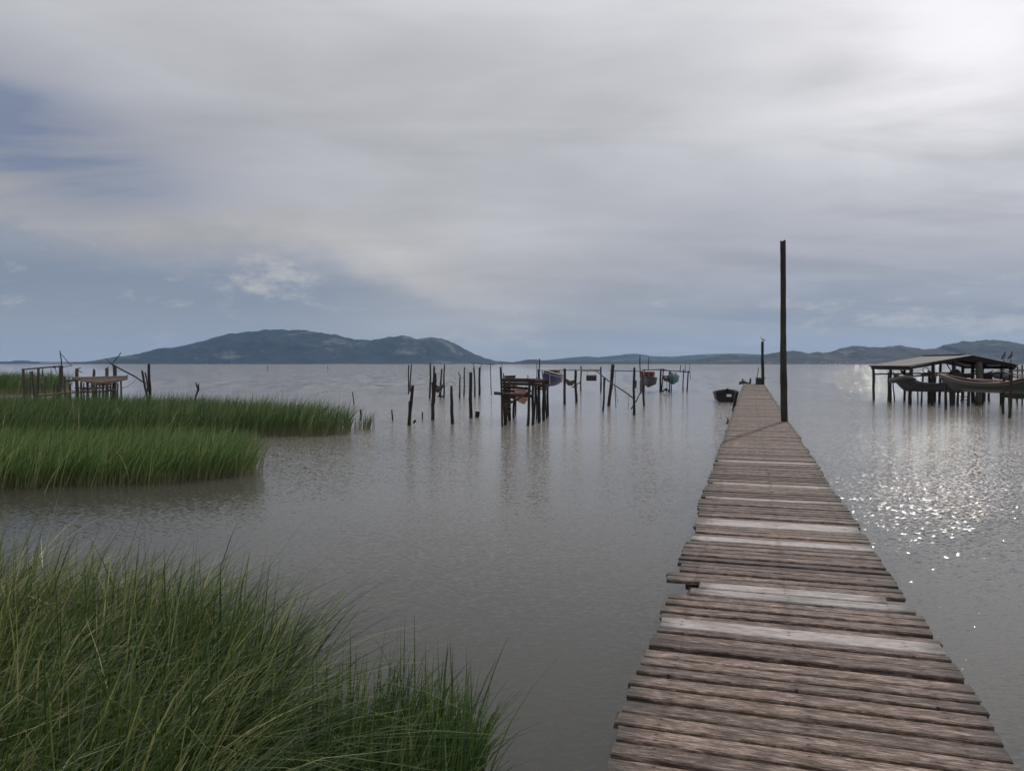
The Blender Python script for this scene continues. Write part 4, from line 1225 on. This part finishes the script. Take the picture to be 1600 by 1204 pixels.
part(lj, 'walkway_beam', 'loggrey', jp(61, 618.5, 110, 614, 2.2, -0.3), jp(112, 613.5, 170, 611, 2.6, -0.2), jp(127, 607.5, 160, 606, 2.4, 1.0), jp(171, 609, 181, 609, 4.6, -0.4))
solo('long_pole', 'long dark pole slanting down from the broken jetty to the stout post', 'pole', [('pole', P(172.5, 567.5, 47.7), P(228, 599, 46.3), 0.050, 0.042, dict(bend=0.06))], 'log')
mb = MB(); a = P(212, 593, 46.6); b = P(190, 606, 47.6); mb.tube([a.lerp(b, i / 8) - Vector((0, 0, 0.12 * math.sin(math.pi * i / 8))) for i in range(9)], 0.014, 5)
tag(mb.build('slack_rope', M['darkrope'], origin=a), 'slack thin rope hanging from the long slanting pole', 'rope')
c = P(158, 601.5, 47.6)
boat('derelict_boat', 'bare beige derelict boat lying across the posts of the broken jetty', (c.x - 0.16, c.y, c.z), math.radians(4), 3.15, 1.0, 0.50, 'beige', 'palebeam', 'beam', 0.02, 0.02, 0.02, 2, None, None, False, True)

# ------------------------------------------------------------------ boathouse at the right
ga = Vector((1, -0.10, 0)).normalized(); gb = Vector((0.10, 1, 0)).normalized()      # along the gable, and back along the ridge
C0 = Vector((23.6, 45.6, 0))
gp = lambda a, b, zz: C0 + ga * a + gb * b + Vector((0, 0, zz))
sh = thing('boathouse', 'open sided boathouse on stilts with a low grey gable roof at the right edge', 'boathouse', C0)
GW, GL, ARI = 5.95, 6.2, 3.42
ZE, ZR, ZE2 = 2.33, 2.95, 2.40


def slope(a0, z0, a1, z1, b0, b1, th=0.05):
    """a corrugated roof slope from (a0, z0) to (a1, z1)"""
    mb = MB()
    nb = 120
    vs, fs = [], []
    for i in range(nb + 1):
        b_3 = b0 + (b1 - b0) * i / nb
        w = 0.02 * math.sin(i * math.pi / 1.5)
        for (aa, zz) in ((a0, z0), (a1, z1)):
            vs.append(gp(aa, b_3, zz + w))
            vs.append(gp(aa, b_3, zz + w - th))
    for i in range(nb):
        o = i * 4
        fs += [(o, o + 4, o + 6, o + 2), (o + 1, o + 3, o + 7, o + 5), (o, o + 1, o + 5, o + 4), (o + 2, o + 6, o + 7, o + 3)]
    fs += [(0, 2, 3, 1), (nb * 4, nb * 4 + 1, nb * 4 + 3, nb * 4 + 2)]
    mb.add(vs, fs)
    return mb
r_ = slope(-0.15, ZE, ARI, ZR, -0.25, GL).build('roof', M['roof'], sh, ang=1.2)
slope(ARI + 0.02, ZR - 0.004, GW, ZE2, -0.25, GL).build('roof', M['roof'], sh, ang=1.2)
mb = MB(); mb.beam(gp(ARI, 0.9, ZR + 0.045), gp(ARI, GL, ZR + 0.045), 0.34, 0.05); mb.build('ridge_cap', M['dark'], r_, origin=C0)
for b_3 in (-0.15, GL * 0.5, GL - 0.1):
    mb = MB(); mb.beam(gp(-0.05, b_3, ZE - 0.14), gp(ARI, b_3, ZR - 0.14), 0.08, 0.14); mb.build('rafter', M['log'], sh)
    mb = MB(); mb.beam(gp(ARI, b_3 + 0.01, ZR - 0.15), gp(GW - 0.05, b_3 + 0.01, ZE2 - 0.14), 0.08, 0.14); mb.build('rafter', M['log'], sh)
for aa, zz in ((0.02, ZE - 0.16), (GW - 0.2, ZE2 - 0.17)):
    mb = MB(); mb.beam(gp(aa, -0.2, zz), gp(aa, GL - 0.1, zz), 0.1, 0.2); mb.build('eave_beam', M['log'], sh)
mb = MB(); mb.beam(gp(0.1, 0.02, 1.72), gp(GW - 0.3, 0.02, 1.92), 0.09, 0.09); mb.build('tie_beam', M['log'], sh)
mb = MB(); mb.beam(gp(0.1, GL - 0.2, 1.75), gp(GW - 0.3, GL - 0.2, 1.85), 0.09, 0.09); mb.build('tie_beam', M['log'], sh)
for (aa, b_3, zt, r0) in ((0.05, 0.0, ZE - .15, .105), (0.02, 3.0, ZE - .15, .09), (0.05, 5.9, ZE - .15, .085), (1.35, 0.1, 2.35, .09), (1.75, 1.6, 2.0, .08), (2.55, 0.15, 2.60, .115), (3.0, 2.9, 2.6, .08), (3.95, 0.05, 2.72, .19), (3.3, 4.5, 2.6, .1), (5.0, 2.2, 2.5, .1),
                           (5.25, 3.5, 2.45, .11), (5.3, 0.3, 2.4, .08), (5.72, 0.1, ZE2 - .15, .11), (5.7, 3.2, ZE2 - .15, .1), (5.7, 5.9, ZE2 - .15, .1), (2.0, 5.8, 2.5, .08)):
    mb = MB(); q0 = gp(aa, b_3, -0.7); q1 = gp(aa + R.uniform(-.06, .06), b_3, zt); mb.log(q0, q1, r0, r0 * 0.9, bend=0.04); mb.build('post', M['log' if r0 < .18 else 'loggrey'], sh)
part(sh, 'brace', 'log', ('b', gp(2.15, 0.12, 2.45), gp(2.5, 0.12, 1.85), .03, .03, {}), ('b', gp(0.7, 0.1, 1.78), gp(1.3, 0.1, 1.88), .05, .07, {}))
mb = MB(); rc = gp(0.95, 0.1, 2.08); mb.tube([rc + ga * (0.16 * math.cos(i * math.pi / 8)) + Vector((0, 0, 0.16 * math.sin(i * math.pi / 8))) for i in range(17)], 0.02, 6); mb.build('rope_coil', M['darkrope'], sh)
for k_ in range(11):
    aa, bb = R.uniform(0.6, 5.6), R.uniform(0.6, 5.6)
    mb = MB(); mb.log(gp(aa, bb, -0.6), gp(aa + R.uniform(-.15, .15), bb, R.choice((1.2, 1.5, 1.9, 2.2))), R.uniform(.035, .06), R.uniform(.03, .05)); mb.build('stilt', M['log'], sh)
# hanging gear under the roof
for (a0, a1, z_, b_3, lab) in ((0.5, 1.25, 2.05, 2.6, 'dark net draped under the left eave of the boathouse'), (4.2, 5.3, 2.05, 1.2, 'dark net draped under the right slope of the boathouse roof')):
    mb = MB(); p_, q_ = gp(a0, b_3, z_), gp(a1, b_3, z_)
    mb.tube([p_.lerp(q_, i / 8) - Vector((0, 0, 0.30 * math.sin(math.pi * i / 8))) for i in range(9)], [0.03, 0.06, 0.09, 0.11, 0.12, 0.10, 0.09, 0.05, 0.03], 9, 0.6)
    tag(mb.build('fishing_net', M['dark'], origin=p_), lab, 'net')
c = gp(2.95, 0.9, 1.72)
t = thing('engine', 'dark boat engine under a cover standing between the boats in the boathouse', 'engine', c)
mb = MB(); mb.tube([c + Vector((0, 0, -0.25)), c + Vector((0, 0, -0.05)), c + Vector((0.02, 0, 0.18)), c + Vector((-0.05, 0, 0.34)), c + Vector((-0.06, 0, 0.42))], [0.42, 0.48, 0.36, 0.2, 0.06], 9, 0.35); mb.build('cover', M['dark'], t)
mb = MB(); mb.box(c + Vector((0.55, 0, 0.0)), ga, gb, (0, 0, 1), 0.8, 0.4, 0.22, 0.05); mb.build('housing', M['dark'], t)
mb = MB(); mb.log(c + Vector((-0.1, 0.1, -1.4)), c + Vector((-0.1, 0.1, -0.2)), .08, .08); mb.build('stand', M['log'], t)
# boats in it
c = P(1558, 591, 47.2)
t = thing('upturned_dinghy', 'small dark dinghy stored keel up at the back of the boathouse', 'boat', c)
mb = MB(); mb.tube([c + ga * a_ + Vector((0, 0, z_)) for a_, z_ in ((-0.85, 0.0), (-0.6, 0.04), (0, 0.08), (0.5, 0.05), (0.8, 0.0))], [0.03, 0.17, 0.24, 0.2, 0.12], 10, 0.05, squash=1.6); mb.build('hull', M['blackp'], t)
mb = MB(); mb.tube([c + ga * -0.8 + Vector((0, 0, 0.10)), c + Vector((0, 0, 0.33)), c + ga * 0.7 + Vector((0, 0, 0.18))], 0.03, 6); mb.build('keel', M['beam'], t)
for (x_, y_, w_, h_, d_, lab) in ((1541, 593, 0.34, 0.42, 46.6, 'dark fish box stacked beside the thick centre post of the boathouse'), (1500, 592, 0.6, 0.3, 46.0, 'long dark fish box under the roof behind the covered engine')):
    c = P(x_, y_, d_)
    t = thing('fish_box', lab, 'box', c - Vector((0, 0, h_ / 2)))
    mb = MB(); mb.box(c, ga, gb, (0, 0, 1), w_, 0.4, h_, 0.02); mb.build('body', M['dark'], t)
    mb = MB(); mb.box(c + Vector((0, 0, h_ / 2 + 0.016)), ga, gb, (0, 0, 1), w_ + 0.05, 0.45, 0.03, 0.006); mb.build('lid', M['beam'], t)
c = P(1449, 612, 44.5)
boat('fishing_boat', 'dark navy boat with a raised bow slung at the left of the boathouse', (c.x, c.y + 0.2, c.z), math.radians(138), 3.1, 1.15, 0.46, 'blackp', 'blackp', 'beam', 0.58, 0.36, 0.0, 3)
mb = MB()
a, b, c2, d_ = P(1391.5, 597, 46.5), P(1398, 588, 46.0), P(1408, 587, 45.4), P(1424, 588.5, 44.9)
mb.tube([a, P(1393, 594, 46.4), P(1400, 592.5, 45.9), P(1409, 590.5, 45.3), P(1420, 590.5, 44.9), P(1431, 592, 44.6)], [0.06, 0.20, 0.20, 0.17, 0.2, 0.06], 10, 0.35, squash=0.9)
tag(mb.build('tarpaulin', M['tarp'], origin=c2), 'olive tarpaulin sagging over the raised bow of the navy boat', 'tarpaulin')
# green boat on its own stand in front
gA, gB = P(1480, 608.5, 40.8), P(1600, 619, 36.6)
hd = math.atan2(gA.y - gB.y, gA.x - gB.x)
mid = gA.lerp(gB, 0.52)
LB = (gA - gB).length * 1.12
boat('fishing_boat', 'long dark green boat with pale pink gunwales raised on a stand before the boathouse', (mid.x, mid.y, mid.z + 0.02), hd, LB, 1.4, 0.47, 'green', 'dullpink', 'beam', 0.42, 0.3, 0.0, 4)
st = thing('boat_stand', 'stand of dark stilts under the long green boat', 'stand', Wt(1577, 652))
part(st, 'post', 'log', sgm('p', 1479, 588, 1477.5, 640, 4.6), sgm('p', 1484, 608, 1485, 634, 3.4), sgm('p', 1497, 610, 1496, 634, 4.2), sgm('p', 1514, 611, 1513, 634, 4.8), sgm('p', 1569, 590, 1567.5, 646, 4.2), sgm('p', 1581, 584, 1577, 653, 4.6, rough=1.0), sgm('p', 1545, 614, 1545.5, 627, 3.8), sgm('p', 1539, 614, 1539, 626, 2.6), sgm('p', 1588, 616, 1589, 627, 3.0))
part(st, 'crossbar', 'log', sgm('c', 1478, 611, 1500, 612, 3.0, Y=40), sgm('c', 1500, 625, 1512, 624.5, 1.4, Y=43), sgm('c', 1500, 619, 1512, 619.5, 1.4, Y=43), sgm('c', 1566, 618.5, 1582, 621, 3.2, Y=37))
part(st, 'ladder_rail', 'log', sgm('c', 1501.5, 612, 1501.5, 628, 1.3, Y=43))
# timbers lying across the green boat
for (x0, y0, x1, y1, w, m_, lab) in ((1520, 592.5, 1564, 594.5, 3.2, 'palebeam', 'pale squared timber lying lengthwise over the green boat'), (1572, 583, 1612, 588, 2.6, 'palebeam', 'bleached pole propped over the stern of the green boat'),
                                    (1560, 578.5, 1606, 580, 1.8, 'loggrey', 'thin grey pole above the stern of the green boat')):
    p0, p1 = P(x0, y0, 38.6), P(x1, y1, 38.0)
    mb = MB(); mb.log(p0, p1, w / F * 38 / 2, ns=8); tag(mb.build('timber', M[m_], origin=p0), lab, 'timber', 'timbers over the green boat')
c = P(1597, 626, 42.5)
boat('fishing_boat', 'dull olive boat half out of frame at the right edge behind the stilts', (c.x + 0.9, c.y, c.z + 0.1), math.radians(165), 4.0, 1.4, 0.75, 'tarp', 'white', 'beam', 0.35, 0.1, 0.0, 2)
ra = thing('boat_rack', 'rough rack of poles at the right edge beside the boathouse', 'rack', Wt(1597, 632))
part(ra, 'post', 'log', sgm('p', 1590, 572, 1590, 634, 2.0), sgm('p', 1597, 570, 1596.5, 633, 2.2), sgm('p', 1606, 575, 1606, 634, 4.0))
part(ra, 'rail', 'loggrey', sgm('r', 1583, 577, 1618, 578, 1.8, Y=45), sgm('r', 1580, 588, 1618, 592, 2.2, Y=44))
for px, lab, hd_ in ((1568.5, 'left of two black birds perched on stubs at the right eave of the boathouse', 0.3), (1579.5, 'right of two black birds perched on stubs at the right eave of the boathouse', 0.15)):
    Yb = 45.4
    f0 = P(px, 561.5, Yb)
    mb = MB(); mb.log((f0.x, f0.y, ZE2 - 0.5), f0, 0.028, 0.022); mb.build('perch', M['log'], sh)
    bird('black_bird', lab, f0, 0.42, hd_, 0.80, 'feather')

# ------------------------------------------------------------------ air
hz = bpy.data.meshes.new('haze')
X0, Y0_, X1, Y1_, Z0_, Z1_ = -11500, -1000, 11500, 11500, -1.6, 320
hz.from_pydata([(X0, Y0_, Z0_), (X1, Y0_, Z0_), (X1, Y1_, Z0_), (X0, Y1_, Z0_), (X0, Y0_, Z1_), (X1, Y0_, Z1_), (X1, Y1_, Z1_), (X0, Y1_, Z1_)], [],
               [(3, 2, 1, 0), (4, 5, 6, 7), (0, 1, 5, 4), (1, 2, 6, 5), (2, 3, 7, 6), (3, 0, 4, 7)])
hm = bpy.data.materials.new('haze')
hm.use_nodes = True
hn = hm.node_tree
hn.nodes.remove(hn.nodes['Principled BSDF'])
pv = hn.nodes.new('ShaderNodeVolumePrincipled')
pv.inputs['Color'].default_value = (0.34, 0.60, 1.0, 1)
pv.inputs['Density'].default_value = 4.3e-5
pv.inputs['Anisotropy'].default_value = 0.2
hn.links.new(pv.outputs[0], hn.nodes['Material Output'].inputs['Volume'])
hz.materials.append(hm)
ho = bpy.data.objects.new('haze', hz)
COL.objects.link(ho)
tag(ho, 'thin pale haze filling the air over the lagoon', 'haze', kind='stuff')

# ------------------------------------------------------------------ render settings
scene.view_settings.view_transform = 'Standard'
scene.view_settings.look = 'None'
scene.view_settings.exposure = 0.1
scene.view_settings.gamma = 1.0
scene.render.film_transparent = False
cy = scene.cycles
cy.max_bounces = 6
cy.diffuse_bounces = 3
cy.glossy_bounces = 3
cy.transmission_bounces = 3
cy.volume_bounces = 0
cy.transparent_max_bounces = 8
cy.sample_clamp_indirect = 8.0
cy.use_denoising = True
cy.denoiser = 'OPENIMAGEDENOISE'
cy.denoising_input_passes = 'RGB_ALBEDO_NORMAL'
cy.denoising_prefilter = 'ACCURATE'
cy.use_adaptive_sampling = False
try:
    cy.sampling_pattern = 'BLUE_NOISE'
except TypeError:
    pass
